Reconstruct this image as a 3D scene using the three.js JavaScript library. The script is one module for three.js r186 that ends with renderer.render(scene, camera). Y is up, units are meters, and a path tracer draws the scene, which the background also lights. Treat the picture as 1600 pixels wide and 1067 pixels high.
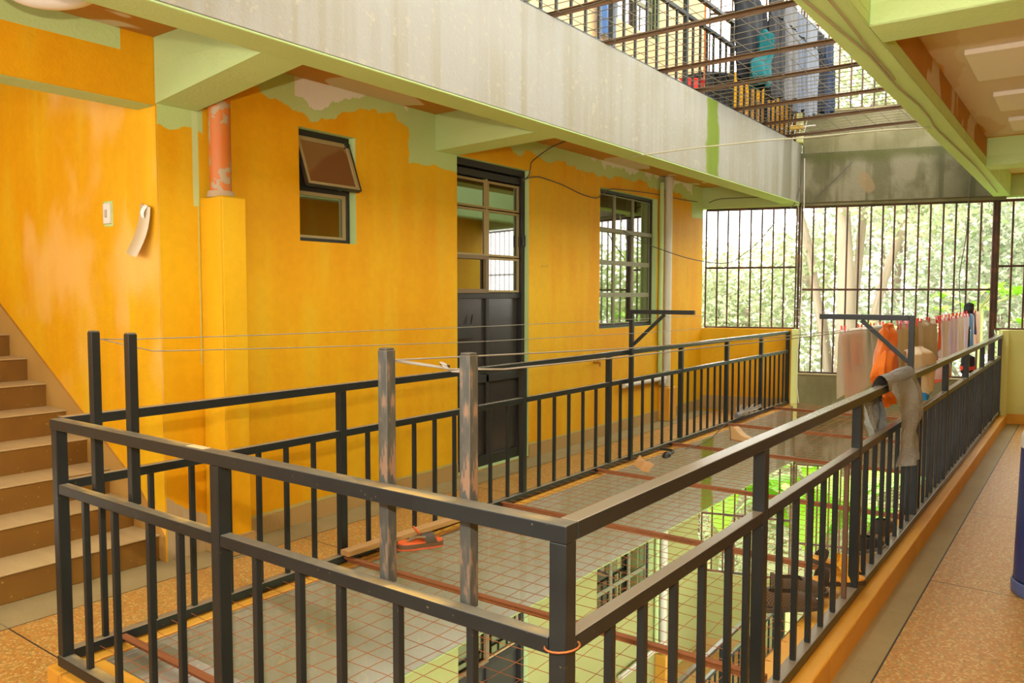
import * as THREE from 'three';
import { RoundedBoxGeometry } from 'three/addons/geometries/RoundedBoxGeometry.js';
import { mergeGeometries } from 'three/addons/utils/BufferGeometryUtils.js';

// ---------- camera, sky, flash, exposure ----------
const scene = new THREE.Scene();
const camera = new THREE.PerspectiveCamera(46.86, 1600 / 1067, 0.05, 400);
camera.position.set(0.9042, 1.6544, 1.4269);
camera.rotation.order = 'YXZ';
camera.rotation.set(THREE.MathUtils.degToRad(-3.456), THREE.MathUtils.degToRad(36.39), THREE.MathUtils.degToRad(0.09));
scene.background = new THREE.Color(1.0, 0.97, 0.90);
scene.backgroundIntensity = 6.0;
const renderer = new THREE.WebGLRenderer({ antialias: true });
renderer.toneMapping = THREE.LinearToneMapping;
renderer.toneMappingExposure = 1.08;
renderer.shadowMap.enabled = true;
// the photographer's flash, on the camera's shoe above the lens
const flash = new THREE.SpotLight(0xffecd2, 24, 0, 1.25, 0.3, 2);
flash.name = 'camera_flash';
flash.position.set(0.9042, 1.98, 1.45);
flash.target.position.set(-2.4, 1.75, -3.0);
flash.castShadow = true;
scene.add(flash, flash.target);

// ---------- helpers ----------
const PI = Math.PI;
let _s = 12345;
const rnd = () => { _s = (_s + 0x6d2b79f5) | 0; let t = Math.imul(_s ^ (_s >>> 15), 1 | _s); t = (t + Math.imul(t ^ (t >>> 7), 61 | t)) ^ t; return ((t ^ (t >>> 14)) >>> 0) / 4294967296; };
const rr = (a, b) => a + (b - a) * rnd();
const clamp = (x, a = 0, b = 1) => Math.min(b, Math.max(a, x));
const sm = (a, b, x) => { const t = clamp((x - a) / (b - a)); return t * t * (3 - 2 * t); };
const mix = (a, b, t) => [a[0] + (b[0] - a[0]) * t, a[1] + (b[1] - a[1]) * t, a[2] + (b[2] - a[2]) * t];
const hash = (x, y) => { let h = Math.imul(x | 0, 374761393) + Math.imul(y | 0, 668265263); h = Math.imul(h ^ (h >>> 13), 1274126177); return ((h ^ (h >>> 16)) >>> 0) / 4294967296; };
function vn(x, y) {
  const ix = Math.floor(x), iy = Math.floor(y), fx = x - ix, fy = y - iy, u = fx * fx * (3 - 2 * fx), v = fy * fy * (3 - 2 * fy);
  const a = hash(ix, iy), b = hash(ix + 1, iy), c = hash(ix, iy + 1), d = hash(ix + 1, iy + 1);
  return a + (b - a) * u + (c - a) * v + (a - b - c + d) * u * v;
}
const fbm = (x, y, n = 4) => { let s = 0, a = 0.5, t = 0; for (let i = 0; i < n; i++) { s += a * vn(x, y); t += a; a *= 0.5; x = x * 2.03 + 17.3; y = y * 2.01 + 9.1; } return s / t; };
// texture painted by a function of metres; uv of the meshes are metres too
function tex(w, h, x0, x1, y0, y1, fn, color = true) {
  const d = new Uint8Array(w * h * 4);
  const enc = (v) => { v = clamp(v); return color ? (v <= 0.0031308 ? 12.92 * v : 1.055 * Math.pow(v, 1 / 2.4) - 0.055) * 255 : v * 255; };
  for (let j = 0, o = 0; j < h; j++) for (let i = 0; i < w; i++, o += 4) {
    const c = fn(x0 + (i + 0.5) / w * (x1 - x0), y0 + (j + 0.5) / h * (y1 - y0));
    d[o] = enc(c[0]); d[o + 1] = enc(c[1]); d[o + 2] = enc(c[2]); d[o + 3] = 255;
  }
  const t = new THREE.DataTexture(d, w, h, THREE.RGBAFormat);
  t.magFilter = THREE.LinearFilter; t.minFilter = THREE.LinearMipmapLinearFilter; t.generateMipmaps = true;
  t.wrapS = t.wrapT = THREE.RepeatWrapping;
  if (color) t.colorSpace = THREE.SRGBColorSpace;
  t.repeat.set(1 / (x1 - x0), 1 / (y1 - y0)); t.offset.set(-x0 / (x1 - x0), -y0 / (y1 - y0));
  t.needsUpdate = true;
  return t;
}
const grey = (v) => [v, v, v];
const plaster = tex(512, 512, 0, 1, 0, 1, (x, y) => grey(0.6 * fbm(x * 16, y * 16, 4) + 0.4 * vn(x * 90, y * 90)), false);
const M = {};
const std = (o) => new THREE.MeshStandardMaterial(o);
const lin = (r, g, b) => new THREE.Color().setRGB(r, g, b);
const painted = (map, rough = 0.75, bump = 0.002) => new THREE.MeshPhysicalMaterial({ map, roughness: rough, specularIntensity: 0.45, bumpMap: plaster, bumpScale: bump });

// planar uv in metres from positions
function planar(g) {
  const p = g.attributes.position, n = g.attributes.normal, uv = new Float32Array(p.count * 2);
  for (let i = 0; i < p.count; i++) {
    const ax = Math.abs(n.getX(i)), ay = Math.abs(n.getY(i)), az = Math.abs(n.getZ(i));
    if (ay >= ax && ay >= az) { uv[2 * i] = p.getX(i); uv[2 * i + 1] = -p.getZ(i); }
    else if (ax >= az) { uv[2 * i] = -p.getZ(i); uv[2 * i + 1] = p.getY(i); }
    else { uv[2 * i] = p.getX(i); uv[2 * i + 1] = p.getY(i); }
  }
  g.setAttribute('uv', new THREE.BufferAttribute(uv, 2));
  return g;
}
function bx(x0, x1, y0, y1, z0, z1, r = 0) {
  const w = x1 - x0, h = y1 - y0, d = z1 - z0;
  const g = r ? new RoundedBoxGeometry(w, h, d, 1, Math.min(r, w / 2.01, h / 2.01, d / 2.01)) : new THREE.BoxGeometry(w, h, d);
  g.translate((x0 + x1) / 2, (y0 + y1) / 2, (z0 + z1) / 2);
  return planar(g);
}
const used = {};
const numbered = (n) => { const k = used[n] = (used[n] ?? -1) + 1; return k ? n + '_' + String(k).padStart(3, '0') : n; };
function mesh(name, g, m, parent) {
  if (Array.isArray(g)) g = mergeGeometries(g.map((q) => { const t = q.index ? q.toNonIndexed() : q.clone(); for (const k of Object.keys(t.attributes)) if (!['position', 'normal', 'uv'].includes(k)) t.deleteAttribute(k); t.clearGroups(); return t; }));
  const o = new THREE.Mesh(g, m);
  o.name = parent ? name : numbered(name); o.castShadow = o.receiveShadow = true;
  (parent ?? scene).add(o);
  return o;
}
function struct(name, g, m, parent) { const o = mesh(name, g, m, parent); if (!parent) o.userData.kind = 'structure'; return o; }
function sgroup(name, pos = [0, 0, 0], turn = 0) { const o = new THREE.Group(); o.name = numbered(name); o.position.set(...pos); o.rotation.y = turn; o.userData.kind = 'structure'; scene.add(o); return o; }
function thing(name, label, category, pos = [0, 0, 0], turn = 0, group) { const o = new THREE.Group(); o.name = numbered(name); o.position.set(...pos); o.rotation.y = turn; o.userData = { label, category }; if (group) o.userData.group = group; scene.add(o); return o; }
function tag(o, label, category, group) { o.userData.label = label; o.userData.category = category; if (group) o.userData.group = group; return o; }
function dup(o, pos, label, turn) { const c = o.clone(); c.name = numbered(o.name.replace(/_\d{3}$/, '')); c.position.set(...pos); if (turn !== undefined) c.rotation.y = turn; c.userData = { ...o.userData }; if (label) c.userData.label = label; scene.add(c); return c; }
const V = (x, y, z) => new THREE.Vector3(x, y, z);
function tube(pts, r, seg = 0, rad = 6) { const c = new THREE.CatmullRomCurve3(pts.map((p) => Array.isArray(p) ? V(...p) : p), false, 'catmullrom', 0.3); return new THREE.TubeGeometry(c, seg || Math.max(2, pts.length * 4), r, rad, false); }
function straight(a, b, r, rad = 5) { return new THREE.TubeGeometry(new THREE.LineCurve3(V(...a), V(...b)), 1, r, rad, false); }
function sagline(a, b, sag, n = 10, wob = 0.004) { const p = []; for (let i = 0; i <= n; i++) { const t = i / n; p.push([a[0] + (b[0] - a[0]) * t + (i % n ? rr(-wob, wob) : 0), a[1] + (b[1] - a[1]) * t - sag * 4 * t * (1 - t) + (i % n ? rr(-wob, wob) : 0), a[2] + (b[2] - a[2]) * t]); } return p; }
function lathe(pts, seg = 20) { return new THREE.LatheGeometry(pts.map((p) => new THREE.Vector2(...p)), seg); }
// square bar between two points
function bar(a, b, w, h = w) {
  const A = V(...a), B = V(...b), L = A.distanceTo(B), g = new RoundedBoxGeometry(w, h, L, 1, Math.min(w, h) * 0.12);
  const q = new THREE.Matrix4().lookAt(A, B, Math.abs(B.clone().sub(A).normalize().y) > 0.95 ? V(1, 0, 0) : V(0, 1, 0)); g.applyMatrix4(q);
  const m = A.add(B).multiplyScalar(0.5); return g.translate(m.x, m.y, m.z);
}

// ---------- measures ----------
const H = 3.58;                       // storey height
const WX = -3.64, RX = 1.35;          // corridor walls
const FL = -2.39, FR = -0.173;        // faces of the two beams along the well
const YB = 2.9, YT = 3.7, YC = 3.17;  // beam soffit, beam top (upper kerb), ceilings
const D0 = -10.4125, SK = 0.2925, FA = Math.atan(SK);  // far side of the building stands at an angle
const farZ = (x) => D0 - SK * x;

// ---------- surfaces ----------
const ORANGE = [0.74, 0.39, 0.004], ORANGE2 = [0.75, 0.435, 0.007], ORANGE3 = [0.71, 0.335, 0.002];
const GREEN = [0.46, 0.61, 0.25], PALEG = [0.54, 0.68, 0.34], CEMENT = [0.42, 0.265, 0.085], WHITE = [0.74, 0.71, 0.66];
const orange = (x, y) => { const n = fbm(x * 0.9 + 3, y * 0.7, 4), k = fbm(x * 7, y * 0.9 + 40, 3), f = fbm(x * 25, y * 25, 2); let c = mix(ORANGE3, ORANGE2, sm(0.3, 0.7, n * 0.6 + k * 0.4)); c = mix(c, [0.68, 0.42, 0.02], 0.35 * sm(0.6, 0.75, k)); const g = 0.96 + 0.08 * f; return [c[0] * g, c[1] * g, c[2] * g]; };
const greenp = (x, y) => { const n = fbm(x * 1.3, y * 1.3, 4), g = 0.92 + 0.16 * n; const c = mix(GREEN, PALEG, n * 0.5); return [c[0] * g, c[1] * g, c[2] * g]; };
// pencil scribble beside the door
const scrib = document.createElement('canvas'); scrib.width = 160; scrib.height = 48;
{ const c = scrib.getContext('2d'); c.fillStyle = '#fff'; c.fillRect(0, 0, 160, 48); c.fillStyle = '#000'; c.font = 'italic 34px sans-serif'; c.fillText('wctw03)', 6, 36); }
const scribData = scrib.getContext('2d').getImageData(0, 0, 160, 48).data;
function leftPaint(s, y) {
  let c = orange(s, y);
  const n = fbm(s * 5, y * 5 + 7, 4), n2 = fbm(s * 14, y * 4, 3), bay = s < 3.64 ? 1 : 2;
  // ragged, unfinished paint along the ceiling: green, then bare white filler
  let lim = 3.03 - (n - 0.5) * 0.22 - 0.10 * sm(0.25, 0.05, Math.abs(s - 1.75)) * 0;
  if (bay === 1) lim -= 0.12 * sm(0.6, 0.0, Math.abs(s - 2.35)) + 0.10 * sm(0.3, 0, Math.abs(s - 3.5));
  else lim -= 0.02 + 0.06 * sm(0.5, 0, Math.abs(s - 8.9));
  if (y > lim) c = mix(c, greenp(s, y), 0.95);
  if (y > lim + 0.07 + 0.1 * n2 && vn(s * 1.7, 3) > 0.35) c = WHITE;
  if (s > 3.36 - 0.1 * n && s < 3.95 && y > 2.72 + (n - 0.5) * 0.12) c = greenp(s, y);
  if (s > 8.95 && y > 2.72 + (n - 0.5) * 0.1) c = greenp(s, y);
  if (s < 1.24 && s > 1.1 && y > 2.6 + n * 0.2) c = greenp(s, y);
  if (s < 1.46 && y > 2.63 + (n - 0.5) * 0.15) c = greenp(s, y);
  if (s > 1.385 && s < 1.425 && y > 2.2) c = mix(c, PALEG, 0.9); if (s > 1.415 && s < 1.424 && y > 1.2) c = mix(c, PALEG, 0.7);
  // rubbed drip marks and cement skirting
  const sk = 0.125 + (n - 0.5) * 0.03;
  if (y < sk + 0.02 && y > sk - 0.005) c = mix(c, [0.42, 0.42, 0.16], 0.8);
  if (y < sk) { const g = 0.8 + 0.4 * n; c = [CEMENT[0] * g, CEMENT[1] * g, CEMENT[2] * g]; }
  if (s < 1.6 && y < 0.42 - (s - 1.15) * 0.75 + (n - 0.5) * 0.14) c = mix([0.45, 0.40, 0.27], CEMENT, n2);
  
  const u = (s - 5.225) / 0.17, w = (y - 1.912) / 0.055;
  if (u > 0 && u < 1 && w > 0 && w < 1) { const k = scribData[(Math.floor((1 - w) * 47.9) * 160 + Math.floor(u * 159.9)) * 4] / 255; c = mix(mix(c, [0.22, 0.13, 0.05], 0.75), c, k); }
  return c;
}
M.wallLeft = painted(tex(2048, 832, 1.0, 9.4, 0, 3.4, leftPaint), 0.6);
M.orange = painted(tex(512, 512, 0, 4, 0, 4, orange), 0.6);
M.green = painted(tex(512, 512, 0, 3, 0, 3, greenp), 0.7);
M.greenRight = painted(tex(512, 512, 0, 3, 0, 3, (x, y) => greenp(x + 7, y).map((v, i) => v * [1.30, 1.42, 1.62][i])), 0.7);
M.stair = painted(tex(512, 512, 0, 4, 0, 4, (x, y) => { const c = orange(x + 20, y), n = fbm(x * 2.2 + 5, y * 1.6, 4); return mix(c, [0.85, 0.52, 0.16], sm(0.45, 0.75, n) * 0.6); }), 0.5);
const streak = (x, y) => fbm(x * 11, y * 0.35, 4);
M.fascia = painted(tex(2048, 256, 0, 14, 2.8, 3.8, (s, y) => {
  let c = mix([0.345, 0.338, 0.315], [0.305, 0.288, 0.235], sm(0.35, 0.7, 0.6 * streak(s, y) + 0.4 * fbm(s * 1.2, y * 2, 3)));
  const n = fbm(s * 30, y * 30, 3), t = streak(s + 30, y);
  if (y > 3.4 && n > 0.7 && vn(s * 40, y * 25) > 0.6) c = mix(c, [0.3, 0.26, 0.18], 0.7 * sm(3.3, 3.7, y));
  c = mix(c, [0.29, 0.26, 0.17], 0.5 * sm(0.55, 0.75, t) * sm(3.75, 2.9, y));
  if (n > 0.74) c = mix(c, [0.42, 0.38, 0.3], 0.6);
  const e = 0.12 * (fbm(y * 6, s * 3, 3) - 0.5), a = sm(6.40 + e, 6.48 + e, s) * sm(6.80 + e, 6.74 + e, s);
  c = mix(c, mix([0.17, 0.25, 0.008], [0.13, 0.19, 0.012], t), a * 0.96);
  c = mix(c, [0.15, 0.14, 0.08], 0.85 * sm(8.3, 9.5, s) * sm(0.36, 0.6, fbm(s * 5, y * 0.6 + 3, 4)));
  return c;
}), 0.7);
M.dirty = painted(tex(1024, 512, -4, 2, -1, 4.5, (x, y) => {
  const n = fbm(x * 4, y * 3, 5), t = fbm(x * 9, y * 0.5, 4);
  let c = mix([0.21, 0.19, 0.125], [0.12, 0.11, 0.06], sm(0.35, 0.65, n));
  c = mix(c, [0.07, 0.07, 0.03], 0.75 * sm(0.52, 0.7, t));
  c = mix(c, [0.08, 0.085, 0.025], 0.8 * sm(0.14, 0.0, Math.abs(y - 3.52 + 0.1 * (n - 0.5))));
  c = mix(c, [0.07, 0.065, 0.04], 0.55 * sm(-1.6, -0.2, x) * sm(0.3, 0.6, fbm(x * 3 + 7, y * 2, 4)));
  if (y > 3.58) c = mix(c, [0.06, 0.055, 0.03], 0.7);
  c = mix(c, [0.24, 0.17, 0.09], 0.8 * sm(0.09, 0.07, Math.hypot((x + 1.65) * 0.8, (y - 3.13) * 0.7 + (x + 1.65) * 0.4) + 0.08 * (n - 0.5)));
  if (y < 0.6) c = mix(c, [0.22, 0.20, 0.10], 0.5);
  return c;
}), 0.9, 0.004);
M.ceil = painted(tex(1024, 2048, -3, 2, -3, 11, (x, y) => {
  const n = fbm(x * 1.3, y * 1.3 + 9, 4), k = fbm(x * 5, y * 5, 3), q = (n - 0.5) * 0.5 + (k - 0.5) * 0.1;
  let e = Math.min(x + 0.12, 1.35 - x); for (const z of [-1.2, -0.9, 2.58, 2.88, 7.55, 7.85, 10.4]) e = Math.min(e, Math.abs(y - z) - 0.0);
  let c = mix([0.70, 0.42, 0.09], [0.64, 0.36, 0.06], k);
  c = mix(c, [0.74, 0.62, 0.46], sm(0.09, 0.12, e + q * 0.4)); c = mix(c, [0.80, 0.72, 0.60], sm(0.22, 0.24, e + q));
  return c;
}), 0.8);
M.ceilLeft = painted(tex(512, 512, 0, 4, 0, 4, (x, y) => { const k = fbm(x * 2, y * 2, 4); const c = mix([0.52, 0.27, 0.06], [0.42, 0.2, 0.03], k), n = fbm(x * 1.6 + 4, y * 1.1, 4); return mix(c, [0.62, 0.54, 0.42], sm(0.56, 0.58, n)); }), 0.8);
function voro(x, y, f) { const X = x * f, Y = y * f, ix = Math.floor(X), iy = Math.floor(Y); let best = 9, id = 0, sec = 9; for (let j = -1; j <= 1; j++) for (let i = -1; i <= 1; i++) { const a = ((ix + i) % f + f) % f, b = ((iy + j) % f + f) % f, dx = ix + i + hash(a, b) - X, dy = iy + j + hash(a + 91, b + 7) - Y, d = dx * dx + dy * dy; if (d < best) { sec = best; best = d; id = hash(a * 3 + 1, b * 5 + 2); } else if (d < sec) sec = d; } return [id, Math.sqrt(sec) - Math.sqrt(best)]; }
M.terrazzo = std({ map: tex(1024, 1024, 0, 1, 0, 1, (x, y) => {
  const [id, e] = voro(x, y, 90); let c = id < 0.42 ? [0.47, 0.215, 0.042] : id < 0.66 ? [0.54, 0.30, 0.075] : id < 0.82 ? [0.60, 0.44, 0.17] : id < 0.92 ? [0.36, 0.17, 0.035] : [0.30, 0.27, 0.09];
  return e < 0.18 ? mix(c, [0.44, 0.26, 0.065], 0.8) : c;
}), roughness: 0.5 });
M.skirt = std({ color: lin(0.42, 0.265, 0.085), roughness: 0.8, bumpMap: plaster, bumpScale: 0.003 });
M.concrete = std({ map: tex(512, 512, 0, 1, 0, 1, (x, y) => { const n = fbm(x * 8, y * 8, 4), f = vn(x * 160, y * 160); return mix([0.38, 0.31, 0.15], [0.29, 0.235, 0.11], n * 0.7 + f * 0.35); }), roughness: 0.75, bumpMap: plaster, bumpScale: 0.002 });
M.kerb = std({ map: tex(512, 512, 0, 2, 0, 2, (x, y) => { const n = fbm(x * 3, y * 3, 4); return mix([0.72, 0.39, 0.045], [0.58, 0.28, 0.025], n); }), roughness: 0.55, bumpMap: plaster, bumpScale: 0.002 });
M.step = std({ map: tex(512, 512, 0, 1, 0, 1, (x, y) => { const [id, e] = voro(x, y, 70); const c = mix([0.24, 0.115, 0.014], [0.18, 0.085, 0.012], fbm(x * 6, y * 6, 3)); return id > 0.97 && e > 0.5 ? [0.36, 0.22, 0.06] : c; }), roughness: 0.5 });
M.nosing = std({ map: tex(256, 256, 0, 1, 0, 1, (x, y) => mix([0.44, 0.33, 0.16], [0.54, 0.42, 0.22], fbm(x * 3, y * 20, 3))), roughness: 0.7 });
M.strip = std({ color: lin(0.04, 0.035, 0.03), roughness: 0.6 });
// ironwork
const dustN = (x, y) => fbm(x * 3.1, y * 14, 4);
M.iron = new THREE.MeshPhysicalMaterial({ map: tex(512, 256, 0, 2, 0, 1, (x, y) => { const n = fbm(x * 12, y * 12, 3), s = vn(x * 130, y * 130); let c = mix([0.009, 0.0135, 0.016], [0.015, 0.021, 0.023], n); if (s > 0.975) c = [0.14, 0.11, 0.07]; return c; }), roughness: 0.36, specularIntensity: 0.8 });
M.dusty = std({ map: tex(1024, 256, 0, 4, 0, 1, (x, y) => { const n = dustN(x, y), s = fbm(x * 40, y * 40, 2); let c = mix([0.13, 0.125, 0.095], [0.42, 0.31, 0.12], sm(0.46, 0.7, n)); c = mix(c, [0.10, 0.095, 0.08], 0.6 * sm(0.46, 0.36, fbm(x * 6 + 9, y * 10, 3))); return c.map((v) => v * (0.85 + 0.3 * s)); }), roughness: 0.5 });
M.ironGloss = std({ color: lin(0.21, 0.19, 0.145), roughness: 0.24 });
M.rust = std({ map: tex(256, 256, 0, 1, 0, 1, (x, y) => mix([0.30, 0.10, 0.025], [0.16, 0.055, 0.02], fbm(x * 10, y * 10, 4))), roughness: 0.85 });
M.rustWire = std({ color: lin(0.34, 0.11, 0.03), roughness: 0.8 });
M.brownBar = std({ color: lin(0.15, 0.085, 0.045), roughness: 0.8 });
M.greyWire = std({ color: lin(0.14, 0.12, 0.08), roughness: 0.6 });
M.wire = std({ color: lin(0.30, 0.28, 0.24), roughness: 0.5, metalness: 0.3 });
M.cable = std({ color: lin(0.10, 0.09, 0.07), roughness: 0.6 });
M.cableWhite = std({ color: lin(0.45, 0.43, 0.30), roughness: 0.6 });
M.pvc = std({ color: lin(0.60, 0.58, 0.48), roughness: 0.45 });
M.grille = std({ map: tex(256, 256, 0, 1, 0, 1, (x, y) => mix([0.06, 0.035, 0.025], [0.13, 0.05, 0.03], sm(0.45, 0.65, fbm(x * 8, y * 8, 3)))), roughness: 0.7 });
M.black = std({ color: lin(0.018, 0.017, 0.015), roughness: 0.45 });
M.blackGloss = std({ color: lin(0.035, 0.033, 0.030), roughness: 0.22 });
M.putty = std({ color: lin(0.36, 0.28, 0.13), roughness: 0.7 });
M.brownFrame = std({ color: lin(0.09, 0.045, 0.02), roughness: 0.5 });
M.glass = std({ color: lin(0.34, 0.34, 0.32), roughness: 0.03, metalness: 1 });
M.whitePlastic = std({ color: lin(0.72, 0.70, 0.64), roughness: 0.35 });

// ---------- floors and slabs ----------
const floorAt = (name, y, panels, strips) => {
  const g = sgroup(name, [0, y, 0]);
  for (const [p, m] of panels) mesh(m === M.terrazzo ? 'panel' : 'border', bx(...p), m, g);
  for (const p of strips) mesh('divider', bx(...p), M.strip, g);
  return g;
};
{
  // right corridor: concrete border beside the kerb, terrazzo panels between thin black dividers
  const P = [], S = [], zs = [2.5, 1.75, -0.05, -1.83, -3.62, -5.4, -7.2, -9.0, -10.6];
  for (let i = 0; i + 1 < zs.length; i++) { const a = zs[i + 1], b = zs[i]; P.push([[0.205, RX, -0.2, 0, a + 0.003, b - 0.003], M.terrazzo]); if (i) S.push([0.205, RX, -0.19, 0.0003, b - 0.003, b + 0.003]); P.push([[0.02, 0.197, -0.2, 0.0005, a + 0.001, b - 0.001], M.concrete]); }
  S.push([0.197, 0.205, -0.19, 0.0008, -10.6, 2.5]);
  floorAt('floor', 0, P, S);
}
{
  const P = [], S = [], zs = [-0.16, -1.97, -3.77, -5.57, -7.37, -9.2];
  for (let i = 0; i + 1 < zs.length; i++) { const a = zs[i + 1], b = zs[i]; P.push([[-3.35, -2.52, -0.2, 0, a + 0.003, b - 0.003], M.terrazzo]); S.push([-3.35, -2.52, -0.19, 0.0003, a - 0.003, a + 0.003]); P.push([[WX - 0.3, -3.356, -0.2, 0.0005, a + 0.001, b - 0.001], M.concrete]); }
  S.push([-3.356, -3.35, -0.19, 0.0008, -9.2, -0.16]);
  P.push([[-3.35, -2.45, -0.2, 0, -9.75, -9.206], M.terrazzo]);
  floorAt('floor', 0, P, S);
}
floorAt('floor', 0, [[[-3.35, 0.02, -0.2, 0, -0.154, 2.5], M.terrazzo], [[-5.2, -3.356, -0.2, 0.0005, -0.154, 2.5], M.concrete]], [[-3.356, -3.35, -0.19, 0.0008, -0.154, 2.5], [-3.35, -2.52, -0.19, 0.0006, -0.16, -0.154]]);
// storey below and the roof terrace level above
floorAt('floor', -H, [[[WX, -2.52, -0.2, 0, -9.75, 2.5], M.terrazzo], [[-0.1, RX, -0.2, 0, -10.8, 2.5], M.terrazzo]], []);
floorAt('floor', H, [[[-6.5, -2.62, -0.3, 0, -9.7, 2.5], M.concrete], [[0.02, RX + 0.2, -0.3, 0, -10.4, 2.5], M.concrete], [[-2.62, 0.02, -0.3, 0, -0.16, 2.5], M.concrete]], []);
struct('ground', bx(-60, 60, -7.6, -7.2, -90, 12), std({ color: lin(0.16, 0.17, 0.06), roughness: 1 }));

// kerbs round the well
for (const y of [0, -H]) {
  struct('kerb', bx(FR + 0.012, 0.062, y - 0.2, y + 0.12, -10.5, 0.02, 0.012), M.kerb);
  struct('kerb', bx(-2.52, FL - 0.012, y - 0.2, y + 0.12, -9.75, 0.02, 0.012), M.kerb);
  struct('kerb', bx(FL, FR, y - 0.2, y + 0.12, -0.16, 0.02, 0.012), M.kerb);
}
struct('kerb', bx(-2.52, FL - 0.002, H + 0.0, YT, -9.75, 2.5, 0.01), M.dirty);

// ---------- beams ----------
function longBeam(name, x0, x1, y, face, z1, z2 = 2.5, cut = 0, under = M.green) {
  const g = sgroup(name, [0, 0, 0]);
  const s = mesh('beam_side', bx(x0, x1, y + 0.012, y + YT - YB - cut, z1, z2, 0.006), face, g);
  mesh('beam_soffit', bx(x0 + 0.001, x1 - 0.001, y, y + 0.014, z1, z2, 0.005), under, g);
  return s;
}
longBeam('beam', -2.62, FL, YB, M.fascia, -9.72);
longBeam('beam', FR, 0.012, YB, M.greenRight, -10.35, 2.5, 0, M.greenRight);
longBeam('beam', -2.62, FL - 0.001, YB - H, M.fascia, -9.72, -0.17, 0.01);
longBeam('beam', FR + 0.002, 0.012, YB - H, M.dirty, -10.35, -0.17, 0.01);
longBeam('beam', -2.62, FL, YB + H, M.fascia, -9.72);
longBeam('beam', FR, 0.012, YB + H, M.green, -10.35);
struct('beam', bx(FL + 0.02, FR - 0.02, H + YB, H + YT, -0.4, -0.16, 0.008), M.fascia);
struct('ceiling', bx(WX - 0.2, -2.61, H + YC, H + YC + 0.4, -9.6, 2.5), M.ceilLeft);
struct('ceiling', bx(0.0, RX + 0.2, H + YC, H + YC + 0.4, -10.9, 2.5), M.ceil);
struct('ceiling', bx(-2.63, 0.02, H + YC, H + YC + 0.4, -0.2, 2.5), M.ceil);
// cross beams
for (const y of [0, -H]) {
  for (const [a, b, lo] of [[-1.42, -1.152, 2.785], [-3.92, -3.64, 2.865]]) {
    // bottom edge rises a little from the wall to the long beam
    const sh = new THREE.Shape([[WX - 0.1, lo], [WX, lo], [-2.61, YB + 0.001], [-2.61, YC + 0.02], [WX - 0.1, YC + 0.02]].map((p) => new THREE.Vector2(p[0], p[1] + y)));
    struct('beam', planar(new THREE.ExtrudeGeometry(sh, { depth: b - a, bevelEnabled: false }).translate(0, 0, a)), M.green);
  }
  struct('beam', bx(FL + 0.02, FR - 0.02, y + YB, y + YT - 0.01, -0.4, -0.17, 0.008), M.fascia);
}
for (const [a, b] of [[-2.88, -2.58], [-7.85, -7.55], [0.9, 1.2]]) struct('beam', bx(0.011, RX, YB, YC + 0.02, a, b, 0.008), M.greenRight);
struct('trim_2', bx(0.012, 0.015, 2.99, YC, -7.55, -3.1, 0.001), M.ceilLeft);
struct('trim_3', bx(0.012, 0.015, 2.96, YC, -2.58, 0.9, 0.001), M.greenRight);
// ceilings
struct('ceiling', bx(WX - 0.2, -2.61, YC, YC + 0.06, -9.6, 2.5), M.ceilLeft);
struct('ceiling', bx(0.0, RX + 0.2, YC, YC + 0.06, -10.9, 2.5), M.ceil);
struct('ceiling', bx(-2.63, 0.02, YC, YC + 0.06, -0.2, 2.5), M.ceil);
struct('ceiling', bx(-6.5, -3.83, YC + 0.35, YC + 0.41, -1.3, 2.5), M.ceilLeft);
struct('ceiling', bx(WX - 0.2, -2.61, YC - H, YC - H + 0.06, -9.6, 2.5), M.green);
struct('ceiling', bx(0.0, RX + 0.2, YC - H, YC - H + 0.06, -10.9, 2.5), M.green);
// small white boards left in the right-hand ceiling
for (const [x, z, d] of [[0.2, -4.25, 0.75], [0.24, -5.55, 0.6], [0.26, -6.6, 0.5]]) struct('ceiling_board', bx(x, x + 0.9, YC - 0.035, YC, z - d, z, 0.006), std({ color: lin(0.95, 0.95, 0.96), roughness: 0.8 }));

// ---------- left wall with its openings ----------
const OPEN = { win1: [2.205, 2.735, 2.03, 2.83], door: [3.92, 5.02, 0.02, 2.87], win2: [6.42, 7.88, 1.255, 2.865] };
function wallShape(s0, s1, y0, y1, holes) {
  const sh = new THREE.Shape([[s0, y0], [s1, y0], [s1, y1], [s0, y1]].map((p) => new THREE.Vector2(...p)));
  for (const [a, b, c, d] of holes) sh.holes.push(new THREE.Path([[a, c], [a, d], [b, d], [b, c]].map((p) => new THREE.Vector2(...p))));
  const g = new THREE.ExtrudeGeometry(sh, { depth: 0.2, bevelEnabled: false, steps: 1 });
  return g.translate(0, 0, -0.2);
}
const wl = wallShape(1.16, 9.35, 0, 3.25, Object.values(OPEN));
const wallLeft = struct('wall_left', wl, [M.wallLeft, M.green]);
wallLeft.position.set(WX, 0, 0); wallLeft.rotation.y = PI / 2;
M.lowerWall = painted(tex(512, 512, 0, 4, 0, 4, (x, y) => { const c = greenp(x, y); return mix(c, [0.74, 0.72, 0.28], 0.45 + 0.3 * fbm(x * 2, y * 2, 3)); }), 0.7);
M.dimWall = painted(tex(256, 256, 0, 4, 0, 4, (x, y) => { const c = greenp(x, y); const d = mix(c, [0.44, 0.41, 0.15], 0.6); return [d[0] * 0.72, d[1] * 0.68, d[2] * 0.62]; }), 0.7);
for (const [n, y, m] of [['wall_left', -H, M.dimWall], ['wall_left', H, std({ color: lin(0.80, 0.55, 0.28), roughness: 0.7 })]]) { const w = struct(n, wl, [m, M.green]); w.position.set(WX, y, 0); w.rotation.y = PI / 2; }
struct('wall_stair', bx(-6.6, WX - 0.001, -0.2, 3.6, -1.35, -1.15), M.stair);
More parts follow.
